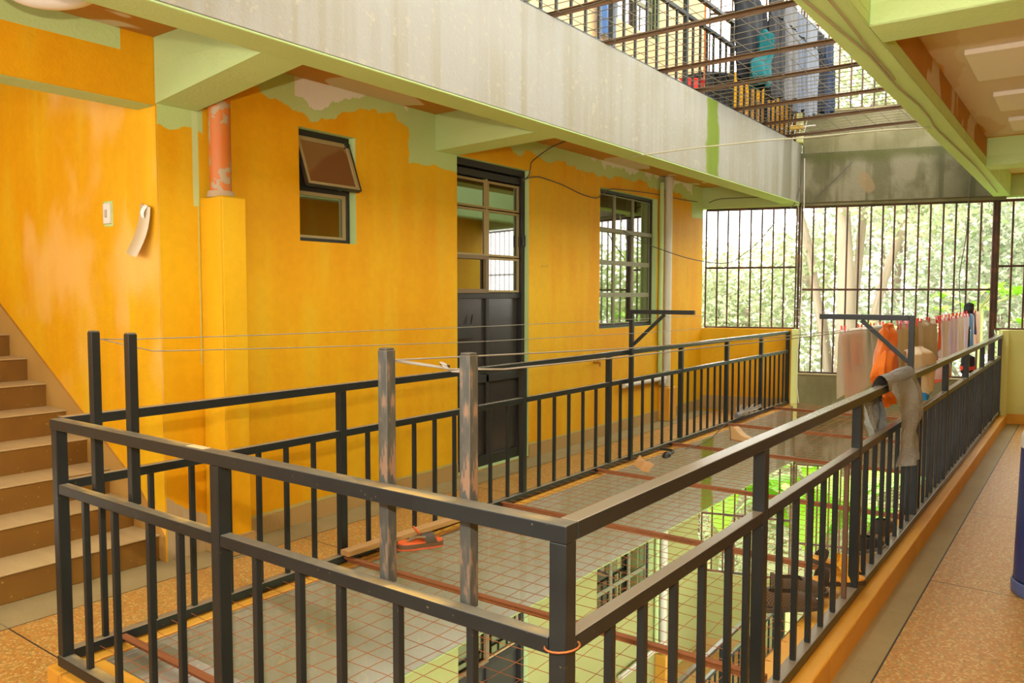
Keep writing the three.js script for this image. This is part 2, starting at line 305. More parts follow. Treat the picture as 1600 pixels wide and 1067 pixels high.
struct('wall_stair', bx(-6.7, -6.5, -0.2, 3.6, -1.35, 2.5), M.orange);
struct('wall_left', bx(WX - 0.2, WX, 2.77, 3.25, -1.151, 2.5, 0.006), [M.orange, M.orange, M.orange, M.green, M.orange, M.orange]);
struct('wall_left', bx(WX - 0.2, WX, 0, 2.78, 1.0, 2.5, 0.006), M.orange);
// green cut-in band along the top of the panel over the stair
struct('trim_1', bx(WX - 0.001, WX + 0.002, 3.05, YC, -0.95, 1.2), M.green);
for (const y of [0, H]) struct('wall_back', bx(-6.6, RX + 0.2, y - 0.2, y + 1.75, 2.5, 2.65, 0.01), M.orange);
// right corridor wall (seen only in the reflections of the panes)
{
  const w = struct('wall_right', wallShape(-10.85, 2.5, 0, 3.25, [[-10.0, -8.7, 1.255, 2.5], [-6.2, -5.6, 2.0, 2.8]]), [M.orange, M.green]);
  w.position.set(RX, 0, 0); w.rotation.y = -PI / 2;
}

// ---------- glazed openings ----------
// local frame: x along the wall, y up, z out of the wall; glass lies at zg
function glazed(name, w, h, cols, rows, mFrame, mPutty, zg, fw = 0.035) {
  const g = new THREE.Group(); g.name = numbered(name); g.userData.kind = 'structure'; scene.add(g);
  mesh('window_frame', [bx(0, fw, 0, h, zg - 0.03, zg + 0.03, 0.004), bx(w - fw, w, 0, h, zg - 0.03, zg + 0.03, 0.004), bx(fw, w - fw, 0, fw, zg - 0.03, zg + 0.03, 0.004), bx(fw, w - fw, h - fw, h, zg - 0.03, zg + 0.03, 0.004)], mFrame, g);
  for (let i = 0; i < cols.length - 1; i++) for (let j = 0; j < rows.length - 1; j++) {
    const a = cols[i] + 0.014, b = cols[i + 1] - 0.014, c = rows[j] + 0.014, d = rows[j + 1] - 0.014;
    const p = mesh('pane', bx(a, b, c, d, zg - 0.004, zg + 0.004), M.glass, g);
    p.rotation.set(0, 0, 0);
    const e = 0.013;
    mesh('putty', [bx(a, a + e, c, d, zg + 0.003, zg + 0.016), bx(b - e, b, c, d, zg + 0.003, zg + 0.016), bx(a + e, b - e, c, c + e, zg + 0.003, zg + 0.016), bx(a + e, b - e, d - e, d, zg + 0.003, zg + 0.016)], mPutty, g);
  }
  for (let i = 1; i < cols.length - 1; i++) mesh('glazing_bar', bx(cols[i] - 0.014, cols[i] + 0.014, fw, h - fw, zg - 0.02, zg + 0.02, 0.003), mPutty, g);
  for (let j = 1; j < rows.length - 1; j++) for (let i = 0; i < cols.length - 1; i++) mesh('glazing_bar', bx(cols[i] + 0.014, cols[i + 1] - 0.014, rows[j] - 0.014, rows[j + 1 > rows.length ? j : j] + 0.014, zg - 0.02, zg + 0.018, 0.003), mPutty, g);
  return g;
}
const put = (g, s, y) => { g.position.set(WX, y, -s); g.rotation.y = PI / 2; return g; };
const oliveFrame = std({ color: lin(0.22, 0.21, 0.12), roughness: 0.5 });
const makeWin2 = () => { const g = glazed('window_2', 1.46, 1.61, [0.03, 0.49, 0.96, 1.43], [0.03, 0.39, 0.77, 1.15, 1.58], M.black, oliveFrame, -0.1); mesh('transom', bx(0.03, 1.43, 1.125, 1.175, -0.12, -0.06, 0.004), oliveFrame, g); return g; };
put(makeWin2(), 6.42, 1.255);
put(makeWin2(), 6.42, 1.255 - H);
put(makeWin2(), 6.42, 1.255 + H);
{ // right-hand wall windows
  const a = glazed('window_3', 1.3, 1.245, [0.03, 0.44, 0.86, 1.27], [0.03, 0.62, 1.215], M.brownFrame, M.brownFrame, -0.1, 0.05); a.position.set(RX, 1.255, -10.0); a.rotation.y = -PI / 2;
  const b = glazed('window_4', 0.6, 0.8, [0.03, 0.57], [0.03, 0.4, 0.77], M.brownFrame, M.brownFrame, -0.1, 0.05); b.position.set(RX, 2.0, -6.2); b.rotation.y = -PI / 2;
}
{ // small window: fixed pane below, top-hung sash pushed open above
  const g = put(new THREE.Group(), 2.205, 2.03); g.name = numbered('window_1'); g.userData.kind = 'structure'; scene.add(g);
  const w = 0.53, h = 0.80, z = -0.1;
  mesh('window_frame', [bx(0, 0.03, 0, h, z - 0.03, z + 0.03, 0.004), bx(w - 0.03, w, 0, h, z - 0.03, z + 0.03, 0.004), bx(0.03, w - 0.03, 0, 0.03, z - 0.03, z + 0.03, 0.004), bx(0.03, w - 0.03, h - 0.06, h, z - 0.03, z + 0.035, 0.004), bx(0.03, w - 0.03, 0.365, 0.40, z - 0.03, z + 0.03, 0.004)], M.black, g);
  mesh('pane', bx(0.03, w - 0.03, 0.03, 0.365, z - 0.004, z + 0.004), M.glass, g);
  mesh('putty', [bx(0.03, w - 0.03, 0.03, 0.05, z, z + 0.018), bx(0.03, w - 0.03, 0.34, 0.365, z, z + 0.018), bx(w - 0.055, w - 0.03, 0.05, 0.34, z, z + 0.018), bx(0.03, 0.05, 0.05, 0.34, z, z + 0.018)], M.putty, g);
  const s = new THREE.Group(); s.name = 'sash'; s.position.set(0.02, h - 0.05, z + 0.03); s.rotation.x = -0.36; g.add(s);
  mesh('sash_frame', [bx(0, 0.03, -0.38, 0, -0.012, 0.012, 0.003), bx(w - 0.07, w - 0.04, -0.38, 0, -0.012, 0.012, 0.003), bx(0.03, w - 0.07, -0.03, 0, -0.012, 0.012, 0.003), bx(0.03, w - 0.07, -0.38, -0.355, -0.012, 0.012, 0.003)], M.putty, s);
  mesh('sash_edge', [bx(-0.004, 0.0, -0.382, 0.002, -0.016, 0.016), bx(w - 0.04, w - 0.032, -0.384, 0.002, -0.016, 0.016), bx(0, w - 0.04, -0.388, -0.38, -0.016, 0.016)], M.black, s);
  mesh('pane', bx(0.03, w - 0.07, -0.355, -0.03, -0.003, 0.003), std({ color: lin(0.46, 0.33, 0.20), roughness: 0.12, metalness: 0.85 }), s);
  mesh('hinge', bx(w - 0.06, w - 0.015, h - 0.08, h - 0.04, z + 0.03, z + 0.06, 0.01), M.black, g);
  mesh('stay', bar([0.12, 0.41, z], [0.16, 0.47, z + 0.1], 0.012), M.black, g);
}
function makeDoor() { // glazed steel door with overlight
  const g = new THREE.Group(); g.name = numbered('door_1'); g.userData.kind = 'structure'; scene.add(g);
  const w = 1.1, h = 2.85, z = -0.1, c = 0.53;
  mesh('door_frame', [bx(0, 0.05, 0, h, z - 0.05, z + 0.05, 0.004), bx(w - 0.05, w, 0, h, z - 0.05, z + 0.05, 0.004), bx(0.05, w - 0.05, h - 0.06, h, z - 0.05, z + 0.05, 0.004), bx(0.05, w - 0.05, h - 0.14, h - 0.075, z - 0.03, z + 0.03, 0.004)], M.black, g);
  const R = [1.645, 1.985, 2.43, 2.70];
  for (let j = 0; j < 3; j++) for (const [a, b] of [[0.055, c - 0.012], [c + 0.012, w - 0.055]]) {
    const p = mesh('pane', bx(a, b, R[j] + 0.012, R[j + 1] - 0.012, z - 0.004, z + 0.004), M.glass, g);
    const e = 0.02, y0 = R[j] + 0.005, y1 = R[j + 1] - 0.005;
    mesh('putty', [bx(a, a + e, y0, y1, z, z + 0.018), bx(b - e, b, y0, y1, z, z + 0.018), bx(a + e, b - e, y0, y0 + e, z, z + 0.018), bx(a + e, b - e, y1 - e, y1, z, z + 0.018)], M.putty, g);
  }
  mesh('glazing_bar', bx(c - 0.014, c + 0.014, 1.62, 2.71, z - 0.02, z + 0.02, 0.003), M.putty, g);
  const pan = (n, a, b, y0, y1) => { mesh(n, bx(a, b, y0, y1, z - 0.012, z - 0.004), M.blackGloss, g); };
  for (const [y0, y1] of [[0.87, 1.60], [0.10, 0.80]]) { pan('door_panel', 0.06, c - 0.02, y0, y1); pan('door_panel', c + 0.02, w - 0.06, y0, y1); }
  mesh('door_rail', [bx(0.05, w - 0.05, 1.59, 1.645, z - 0.02, z + 0.025, 0.004), bx(0.05, w - 0.05, 0.795, 0.87, z - 0.02, z + 0.025, 0.004), bx(0.05, w - 0.05, 0.0, 0.10, z - 0.02, z + 0.025, 0.004), bx(c - 0.022, c + 0.022, 0.1, 1.6, z - 0.02, z + 0.025, 0.004)], M.black, g);
  // opening light in the left leaf, its sash proud of the door, and the lock case
  mesh('sash_frame', [bx(0.02, 0.05, 1.64, 1.99, z + 0.018, z + 0.04, 0.004), bx(c - 0.045, c, 1.64, 1.99, z + 0.018, z + 0.04, 0.004), bx(0.05, c - 0.045, 1.955, 1.99, z + 0.018, z + 0.04, 0.004), bx(0.05, c - 0.045, 1.64, 1.68, z + 0.018, z + 0.04, 0.004)], std({ color: lin(0.17, 0.11, 0.05), roughness: 0.5 }), g);
  mesh('lock_case', bx(0.07, 0.30, 1.22, 1.35, z - 0.004, z + 0.03, 0.006), M.black, g);
  mesh('latch', bar([0.28, 1.36, z + 0.03], [0.30, 1.44, z + 0.03], 0.014), M.black, g);
  mesh('hinge', [bx(w - 0.05, w - 0.01, 2.1, 2.22, z + 0.04, z + 0.07, 0.01), bx(w - 0.07, w - 0.055, 2.1, 2.2, z + 0.02, z + 0.04, 0.004)], M.black, g);
  return g;
}
put(makeDoor(), 3.92, 0.02); put(makeDoor(), 3.92, 0.02 - H); put(makeDoor(), 3.92, 0.02 + H);
// dark rooms behind the openings
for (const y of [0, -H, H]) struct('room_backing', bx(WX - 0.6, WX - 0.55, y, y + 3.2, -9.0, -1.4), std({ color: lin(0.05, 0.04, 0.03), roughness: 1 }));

// boxed pipe chase with the soil pipe above it
struct('wall_chase', bx(WX, -3.40, 0, 2.255, -1.60, -1.425, 0.012), M.orange);
struct('baseboard_chase', bx(WX, -3.385, 0, 0.13, -1.615, -1.41, 0.008), M.skirt);
{
  const p = thing('soil_pipe', 'flaking orange painted vertical pipe rising from the boxed column to the beam', 'pipe', [-3.52, 2.25, -1.5]);
  mesh('pipe', new THREE.CylinderGeometry(0.066, 0.066, 0.64, 20).translate(0, 0.32, 0), std({ map: tex(256, 256, 0, 1, 0, 1, (x, y) => { const n = fbm(x * 5, y * 9, 4); return n > 0.66 ? [0.40, 0.30, 0.18] : mix([0.58, 0.13, 0.012], [0.50, 0.17, 0.03], n); }), roughness: 0.5 }), p);
  mesh('collar', new THREE.CylinderGeometry(0.078, 0.085, 0.04, 20).translate(0, 0.02, 0), std({ color: lin(0.42, 0.30, 0.18), roughness: 0.8 }), p);
}

// ---------- stair ----------
{
  const g = sgroup('staircase', [0, 0, 0]);
  for (let i = 1; i <= 9; i++) {
    const xn = -3.40 - 0.295 * i, y = 0.168 * i, st = new THREE.Group(); st.name = 'step'; g.add(st);
    mesh('riser', bx(xn - 0.31, xn, y - 0.168 - (i > 1 ? 0.03 : 0), y - 0.012, -1.15, 0.5, 0.006), M.step, st);
    mesh('tread', bx(xn - 0.32, xn + 0.012, y - 0.012, y, -1.15, 0.5, 0.005), M.nosing, st);
  }
  const L = (x, o) => 0.168 * ((-3.40 - x) / 0.295) + o;
  const sh = new THREE.Shape([[-6.3, L(-6.3, -0.5)], [-3.66, 0], [-3.645, 0], [-3.645, 0.16], [-3.95, L(-3.95, 0.13)], [-6.3, L(-6.3, 0.13)]].map((p) => new THREE.Vector2(...p)));
  mesh('skirting', planar(new THREE.ExtrudeGeometry(sh, { depth: 0.015, bevelEnabled: false }).translate(0, 0, -1.15)), std({ map: M.kerb.map, color: lin(0.62, 0.66, 1.2), roughness: 0.8 }), g);
}
struct('baseboard_left', bx(WX, WX + 0.012, 0, 0.128, -3.915, -1.62, 0.003), M.skirt);
struct('baseboard_left', bx(WX, WX + 0.012, 0, 0.128, -9.3, -5.025, 0.003), M.skirt);

// ---------- far side of the well ----------
const CF = 1 / Math.cos(FA), U = (x) => x * CF;
for (const y of [0, -H, H]) {
  const g = sgroup('wall_far', [0, y, D0], FA), low = y < 0;
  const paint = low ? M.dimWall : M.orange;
  mesh('parapet', bx(U(-3.75), U(-2.45), -0.1, 1.17, -0.15, 0, 0.008), paint, g);
  mesh('baseboard', bx(U(-3.7), U(-2.46), 0, 0.2, 0, 0.012, 0.003), M.skirt, g);
  mesh('pier', bx(U(-2.46), U(-2.37), y > 0 ? 0.13 : -0.3, 1.17, -0.15, 0.10, 0.008), M.lowerWall, g);
  mesh('low_wall', bx(U(-2.38), U(-0.03), -0.72, 0.54, -0.15, 0.0, 0.008), M.dirty, g);
  mesh('parapet', bx(U(-0.045), U(1.5), -0.1, 1.205, -0.15, 0.0, 0.008), M.lowerWall, g);
  mesh('return', bx(U(-0.045), U(0.03), -0.1, 1.205, 0, 0.12, 0.006), M.lowerWall, g);
  mesh('baseboard', bx(U(0.03), U(1.4), 0, 0.13, 0, 0.014, 0.003), M.kerb, g);
  mesh('coping', bx(U(-2.37), U(-0.05), 0.54, 0.56, -0.16, 0.01, 0.004), M.concrete, g);
  if (y <= 0 || y > 0) {
    mesh('beam', bx(U(-3.75), U(-2.4), 2.87, 3.25, -0.2, 0.02, 0.008), M.green, g);
    mesh('beam', bx(U(-2.4), U(-0.16), 2.9, 3.58, -0.2, 0.03, 0.01), M.dirty, g);
    mesh('beam', bx(U(-0.16), U(1.5), 2.9, 3.25, -0.2, 0.02, 0.008), M.green, g);
    mesh('beam', bx(U(-3.75), U(1.5), 3.2, 3.58, -0.2, -0.02), M.green, g);
  }
}
function grille(label, y) {
  const t = thing('window_grille', label, 'grille', [0, y, D0], FA);
  const z = -0.07, b = 0.022, B = (x0, x1, y0, y1, w = b) => bx(x0, x1, y0, y1, z - w / 2, z + w / 2, 0.003);
  const P = [[U(-3.60), U(-2.425), 1.175, 2.855, 2.03], [U(-2.36), U(-0.145), 0.565, 2.855, 1.72], [U(-0.085), U(1.34), 1.21, 2.855, 2.02]];
  P.forEach(([u0, u1, y0, y1, ym], k) => {
    const n = Math.round((u1 - u0) / (k === 1 ? 0.147 : 0.156));
    for (let i = 1; i < n; i++) { const u = u0 + (u1 - u0) * i / n + rr(-0.006, 0.006); mesh('bar', B(u - b / 2, u + b / 2, y0, y1), M.grille, t); }
    mesh('crossbar', B(u0, u1, ym - 0.014, ym + 0.014, 0.028), M.grille, t);
    mesh('rail', B(u0, u1, y0 - 0.015, y0 + 0.018, 0.034), M.grille, t);
    mesh('rail', B(u0, u1, y1 - 0.018, y1 + 0.018, 0.034), M.grille, t);
    for (const u of [u0, u1]) mesh('stile', B(u - 0.011, u + 0.011, y0, y1, 0.03), M.grille, t);
  });
  for (const x of [-2.392, -0.115]) mesh('post', bx(U(x) - 0.018, U(x) + 0.018, 0.5, 2.9, z - 0.02, z + 0.02, 0.004), M.grille, t);
  return t;
}
grille('rust-brown barred grille closing the far end of this storey, before the trees', 0);
grille('lower barred grille seen through the wire mesh, big green leaves behind it', -H);
grille('upper barred grille against the white sky behind the hanging jeans', H);

// ---------- railings ----------
function railing(name, label, pos, turn, len, posts, bals, glossy, from = 0) {
  const t = thing(name, label, 'railing', pos, turn);
  const top = glossy ? M.ironGloss : M.dusty, six = [M.iron, M.iron, top, M.iron, M.iron, M.iron];
  const rail = (n, a, b, y0, y1, d0 = -0.05, d1 = 0) => mesh(n, bx(a, b, y0, y1, d0, d1, 0.004), six, t);
  rail('top_rail', from, len, 1.108, 1.15);
  rail('bottom_rail', from, len, 0.13, 0.175);
  const ps = [...posts].sort((a, b) => a - b);
  if (from) rail('mid_rail', from, ps[0] - 0.025, 0.848, 0.888, -0.045, -0.005);
  for (let i = 0; i + 1 < ps.length; i++) rail('mid_rail', ps[i] + 0.025, ps[i + 1] - 0.025, 0.848, 0.888, -0.045, -0.005);
  const pg = bx(-0.0225, 0.0225, 0.175, 1.108, -0.048, -0.003, 0.004), bg = bx(-0.0115, 0.0115, 0.175, 0.848, -0.0365, -0.0135, 0.003);
  for (const p of ps) { const m = mesh('post', pg, M.iron, t); m.position.x = p; }
  for (const p of bals) { const m = mesh('baluster', bg, M.iron, t); m.position.x = p; }
  return t;
}
const spread = (a, b, n) => Array.from({ length: n }, (_, i) => a + (b - a) * (i + 1) / (n + 1) + rr(-0.006, 0.006));
const frontBals = [-2.232, -2.007, -1.761, -1.567, -1.141, -0.935, -0.757, -0.535, -0.284].map((x) => x + 2.46);
railing('guard_railing', 'near black railing across the front of the well, dusty top rail', [-2.46, 0, 0], 0, 2.46, [0.025, 1.13, 2.435], frontBals);
const leftPosts = [1.55, 3.31, 4.6, 6.1, 7.36, 8.53, 9.62];
const leftBals = [0.21, 0.43, 0.63, 0.825, 1.0, 1.17, 1.35, ...spread(1.55, 3.31, 8), ...spread(3.31, 4.6, 5), ...spread(4.6, 6.1, 6), ...spread(6.1, 7.36, 6), ...spread(7.36, 8.53, 5), ...spread(8.53, 9.62, 5)];
const lr = railing('guard_railing', 'black railing along the orange wall side of the well', [-2.46, 0, -0.05], PI / 2, 9.6, leftPosts.map((z) => z - 0.05 + 0.0), leftBals.map((z) => z - 0.05), true, 0.001);
dup(lr, [-2.46, -H, -0.05], 'lower storey railing glimpsed through the wire mesh beside the right-hand balusters');
dup(lr, [-2.46, H, -0.05], 'upper storey railing above the white beam, hung with washing behind it');
const rightPosts = [1.33, 2.76, 4.4, 5.68, 6.95, 8.25, 9.3, 10.2];
const rightBals = [0.242, 0.417, 0.61, 0.813, 1.03, 1.20, ...spread(1.36, 2.76, 6), ...spread(2.76, 4.4, 7), ...spread(4.4, 5.68, 6), ...spread(5.68, 6.95, 6), ...spread(6.95, 8.25, 6), ...spread(8.25, 9.3, 5), ...spread(9.3, 10.2, 4)];
railing('guard_railing', 'long black railing beside the terrazzo walkway, grey garment thrown over it', [0, 0, 0], PI / 2, 10.3, rightPosts, rightBals, true, 0.0505);
{ const bs = scene.children.filter((o) => o.name.startsWith('guard_railing')); for (const [o, i] of [[bs[bs.length - 1], 11]]) { const b = o.children.filter((c) => c.name === 'baluster')[i]; b.material = std({ color: lin(0.10, 0.055, 0.03), roughness: 0.6 }); b.userData.label = 'baluster with its paint worn off to brown rust'; } }
// tall posts for the washing lines, welded to the back of the front railing
const TP = [[-2.215, 'tall black line post leftmost on the front railing'], [-1.94, 'tall black line post second from the left corner of the front railing'], [-0.615, 'tall worn steel post in the middle of the front railing, rust at its foot'], [-0.33, 'tall worn steel post nearest the front right corner post']];
for (const [x, l] of TP) {
  const t = thing('line_post', l, 'post', [x, 0.87, -0.068], 0, 'tall line posts on the front railing'), worn = x > -1;
  const wornM = M.worn ??= std({ map: tex(128, 512, -0.1, 0.1, 0, 0.7, (u, y) => { const n = fbm(u * 90, y * 22, 4); let c = mix([0.045, 0.05, 0.047], [0.075, 0.075, 0.064], sm(0.4, 0.7, n)); c = mix(c, [0.22, 0.13, 0.08], 0.75 * sm(0.45, 0.6, n + 0.25 * sm(0.05, 0.0, Math.abs(y - 0.315)) - 0.16)); return c; }), roughness: 0.5 });
  mesh('post', bx(-0.017, 0.017, 0, 0.635, -0.017, 0.017, 0.003), worn ? wornM : M.iron, t);
  mesh('end_cap', bx(-0.015, 0.015, 0.635, 0.64, -0.015, 0.015, 0.002), worn ? wornM : M.dusty, t);
}
// L-shaped line brackets
function bracket(label, pos, dir, y) {
  const t = thing('line_bracket', label, 'bracket', [pos[0], y, pos[1]]);
  mesh('upright', bx(-0.018, 0.018, 0.15, 1.515, -0.018, 0.018, 0.003), M.iron, t);
  const L = 0.6; mesh('arm', bx(dir > 0 ? 0.018 : -L, dir > 0 ? L : -0.018, 1.478, 1.515, -0.018, 0.018, 0.003), M.iron, t);
  mesh('brace', bar([dir * 0.018, 1.20, 0], [dir * 0.32, 1.475, 0], 0.028), M.iron, t);
  return t;
}
bracket('right-angled black bracket with diagonal brace standing on the left railing before the window', [-2.435, -4.92], 1, 0);
bracket('right-angled black bracket on the right railing, arm reaching over the hanging sheet', [-0.075, -4.45], -1, 0);
bracket('lower storey bracket seen under the rusty mesh', [-2.435, -4.92], 1, -H);

// ---------- wire meshes over the well ----------
function meshCover(label, y, bars, x0, x1, z0, z1, dx, dz, wireM, seed, r) {
  const t = thing('mesh_cover', label, 'wire mesh', [0, y, 0]);
  _s = seed;
  for (const z of bars) {
    const zz = z + rr(-0.03, 0.03), a = x0 - 0.12, b = x1 + 0.1;
    mesh('support_bar', [bar([a, 0.033, z], [b, 0.033, zz], 0.034, 0.006), bar([a, 0.014, z - 0.014], [b, 0.014, zz - 0.014], 0.006, 0.032)], y > 1 ? M.brownBar : M.rust, t);
  }
  const wave = (x, z) => 0.03 * (fbm(x * 0.9 + y, z * 0.9, 3) - 0.62) * 2;
  for (let x = x0 + 0.05; x < x1; x += dx) { const p = []; const o = rr(-0.01, 0.01); for (let z = z0; z > z1; z -= 0.33) p.push([x + o + rr(-0.008, 0.008), 0.03 + wave(x, z) + rr(-0.004, 0.004), z]); p.push([x + o, 0.03 + wave(x, z1), z1]); mesh('wire', tube(p, r, p.length * 2, 4), wireM, t); }
  for (let z = z0 - 0.06; z > z1; z -= dz) { const p = []; for (let i = 0; i <= 6; i++) { const x = x0 - 0.08 + (x1 - x0 + 0.14) * i / 6; p.push([x, 0.03 + wave(x, z) + rr(-0.003, 0.003), z + rr(-0.008, 0.008)]); } mesh('wire', tube(p, r, 12, 4), wireM, t); }
  return t;
}
meshCover('rusty wire mesh on angle bars covering the open well at floor level', 0.13, [-0.27, -1.55, -3.02, -4.37, -5.85, -7.35, -9.0], FL, FR, -0.12, -9.66, 0.106, 0.105, M.rustWire, 77, 0.0017);
meshCover('upper wire mesh with brown support bars under the hanging jeans', YT + 0.02, [-1.4, -2.5, -3.6, -4.42, -5.45, -6.3, -7.35, -8.3, -9.2], FL, FR, -0.3, -9.66, 0.2, 0.16, M.greyWire, 99, 0.0034);

// ---------- washing lines ----------
function wireThing(name, label, pts, r, m, cat = 'clothesline', seg) { return tag(mesh(name, tube(pts, r, seg || pts.length * 3, 5), m), label, cat); }
_s = 4242;
wireThing('clothesline', 'thin wire from the leftmost tall post along the orange wall', [[-2.24, 1.475, -0.085], ...sagline([-2.21, 1.472, -0.085], [-2.2, 1.47, -9.75], 0.03, 14)], 0.0022, M.wire);
wireThing('clothesline', 'lower thin wire starting at the second tall post along the orange wall', [[-2.21, 1.478, -0.085], [-1.94, 1.455, -0.085], ...sagline([-1.935, 1.44, -0.1], [-1.95, 1.44, -9.8], 0.09, 14)], 0.0022, M.wire);
wireThing('clothesline', 'wire from the middle tall post over the mesh, sheet pegged on its far part', sagline([-0.62, 1.475, -0.085], [-0.5, 1.44, -10.2], 0.07, 14), 0.0025, M.wire);
wireThing('clothesline', 'wire from the tall post by the corner, small clothes pegged at its end', [[-0.62, 1.47, -0.11], [-0.45, 1.462, -0.11], ...sagline([-0.33, 1.46, -0.111], [-0.25, 1.44, -10.25], 0.03, 14)], 0.0025, M.wire);
tag(mesh('wire_tie', [tube([[-0.66, 1.475, -0.112], [-0.5, 1.466, -0.112], [-0.46, 1.462, -0.115], [-0.43, 1.468, -0.11], [-0.46, 1.475, -0.108], [-0.42, 1.455, -0.112], [-0.36, 1.46, -0.112]], 0.004, 24, 5)], M.wire), 'knotted wire tied between the two worn tall posts', 'wire');
tag(mesh('wire_tie', new THREE.TorusGeometry(0.04, 0.0025, 6, 16).scale(1, 1, 1).rotateX(PI / 2).rotateZ(0.12).translate(-0.025, 0.868, -0.025), M.rustWire), 'rusty wire twisted round the front corner post under the mid rail', 'wire');

// ---------- cables and pipes ----------
const wx = WX + 0.012;
wireThing('cable', 'black cable clipped along the orange wall above the barred window', [[wx - 0.05, 2.78, -4.95], [wx, 2.80, -5.02], [wx, 2.83, -5.15], [wx, 2.80, -5.6], [wx, 2.74, -6.0], [wx, 2.73, -6.35], [wx, 2.86, -6.6], [wx, 2.9, -7.2], [wx, 2.93, -8.0], [wx, 2.93, -8.6], [wx, 2.95, -9.1]], 0.006, M.cable, 'cable');
wireThing('cable', 'short grey cable climbing from the door head to the beam', [[wx - 0.04, 2.76, -4.95], [wx, 2.84, -5.02], [wx + 0.1, 2.93, -4.9], [-3.1, 2.98, -4.6], [-2.62, 2.98, -4.3]], 0.006, M.cable, 'cable');
wireThing('cable', 'long thin cable strung across the well from beam to beam', sagline([-2.5, 2.893, -5.0], [-0.12, 2.893, -5.2], -0.02, 8, 0.006), 0.006, M.cableWhite, 'cable');
wireThing('cable', 'slack cable drooping from the large window to the far beam', [[wx, 2.40, -6.95], [-3.5, 2.25, -7.4], [-3.3, 2.12, -8.0], [-3.1, 2.06, -8.4], [-2.95, 2.08, -8.7], [-2.75, 2.35, -9.1], [-2.6, 2.62, -9.3], [-2.42, 2.85, -9.5], [-2.36, 3.1, -9.6], [-2.33, 3.65, -9.65]], 0.006, M.cable, 'cable');
wireThing('cable', 'pale twin cable stapled under the right-hand beam', [[-0.12, 2.889, -2.0], [-0.10, 2.89, -2.5], [-0.075, 2.889, -3.0], [-0.085, 2.89, -3.8], [-0.06, 2.889, -4.4], [-0.075, 2.89, -5.0], [-0.09, 2.889, -5.2], [-0.08, 2.89, -6.0], [-0.06, 2.889, -7.5], [-0.08, 2.889, -9.8]], 0.0065, M.cableWhite, 'cable');
wireThing('cable', 'second pale cable joining the twin cable under the right-hand beam', [[-0.03, 2.888, -1.9], [-0.04, 2.889, -2.4], [-0.055, 2.888, -2.9], [-0.065, 2.889, -3.6]], 0.006, M.cableWhite, 'cable');
{ const fz = (x) => farZ(x) + 0.07; 
  wireThing('cord', 'white cord hanging beside the far pier down to the mesh', [[-2.33, 3.5, fz(-2.33)], [-2.32, 2.4, fz(-2.32)], [-2.33, 1.2, fz(-2.33) + 0.03], [-2.36, 0.6, fz(-2.36) + 0.05], [-2.30, 0.17, fz(-2.3) + 0.12]], 0.006, M.whitePlastic, 'cord');
  wireThing('cable', 'thin wire slanting over the stained concrete beam', [[-1.75, 3.42, fz(-1.75)], [-1.95, 3.2, fz(-1.95)], [-2.15, 3.0, fz(-2.15)], [-2.22, 2.86, fz(-2.22)]], 0.006, M.cable, 'cable');
  wireThing('cable', 'black wire hanging down the grille at the right end', [[-0.42, 3.15, fz(-0.42)], [-0.43, 2.8, fz(-0.43)], [-0.44, 2.4, fz(-0.44)], [-0.5, 1.9, fz(-0.5)], [-0.47, 1.4, fz(-0.47)]], 0.006, M.cable, 'cable');
  wireThing('cable', 'black cable clipped along the green beam over the left grille', [[-3.55, 2.95, farZ(-3.55) + 0.04], [-3.4, 3.0, farZ(-3.4) + 0.04], [-2.75, 3.0, farZ(-2.75) + 0.04], [-2.55, 2.96, farZ(-2.55) + 0.04]], 0.006, M.cable, 'cable');
}
for (const y of [0, -H]) {
  const t = thing('drain_pipe', y ? 'lower storey drain pipe beside the small window' : 'grey drain pipe down the orange wall right of the large window', 'pipe', [WX, y, 0]);
  mesh('pipe', new THREE.CylinderGeometry(0.05, 0.05, 2.75, 16).translate(0.07, 1.83, -8.06), M.pvc, t);
  mesh('thin_pipe', new THREE.CylinderGeometry(0.028, 0.028, 2.6, 12).translate(0.035, 1.78, -7.93), M.green, t);
  mesh('socket', new THREE.CylinderGeometry(0.062, 0.062, 0.16, 16).translate(0.07, 3.08, -8.06), M.pvc, t);
  mesh('foot', bx(0.0, 0.16, 0, 0.44, -8.18, -7.96, 0.01), M.kerb, t);
  mesh('branch_pipe', [new THREE.CylinderGeometry(0.032, 0.032, 1.05, 12).rotateX(PI / 2).translate(0.06, 0.56, -7.42), new THREE.CylinderGeometry(0.05, 0.05, 0.1, 14).rotateX(PI / 2).translate(0.06, 0.56, -7.95)], M.pvc, t);
  mesh('elbow', new THREE.TorusGeometry(0.06, 0.05, 10, 12, PI / 2).rotateY(-PI / 2).translate(0.06, 0.50, -8.0), M.pvc, t);
}
{ const t = thing('tap', 'small brass tap sticking out of the orange wall behind the left railing', 'tap', [WX, 0.88, -6.3]), brass = std({ color: lin(0.45, 0.28, 0.08), roughness: 0.35, metalness: 0.8 });
  mesh('body', [new THREE.CylinderGeometry(0.014, 0.014, 0.09, 10).rotateZ(PI / 2).translate(0.045, 0, 0), new THREE.CylinderGeometry(0.012, 0.01, 0.05, 10).translate(0.085, -0.02, 0)], brass, t);
  mesh('handle', bar([0.06, 0.045, -0.04], [0.06, 0.045, 0.04], 0.012), brass, t); mesh('stem', new THREE.CylinderGeometry(0.007, 0.007, 0.05, 8).translate(0.06, 0.022, 0), brass, t); }
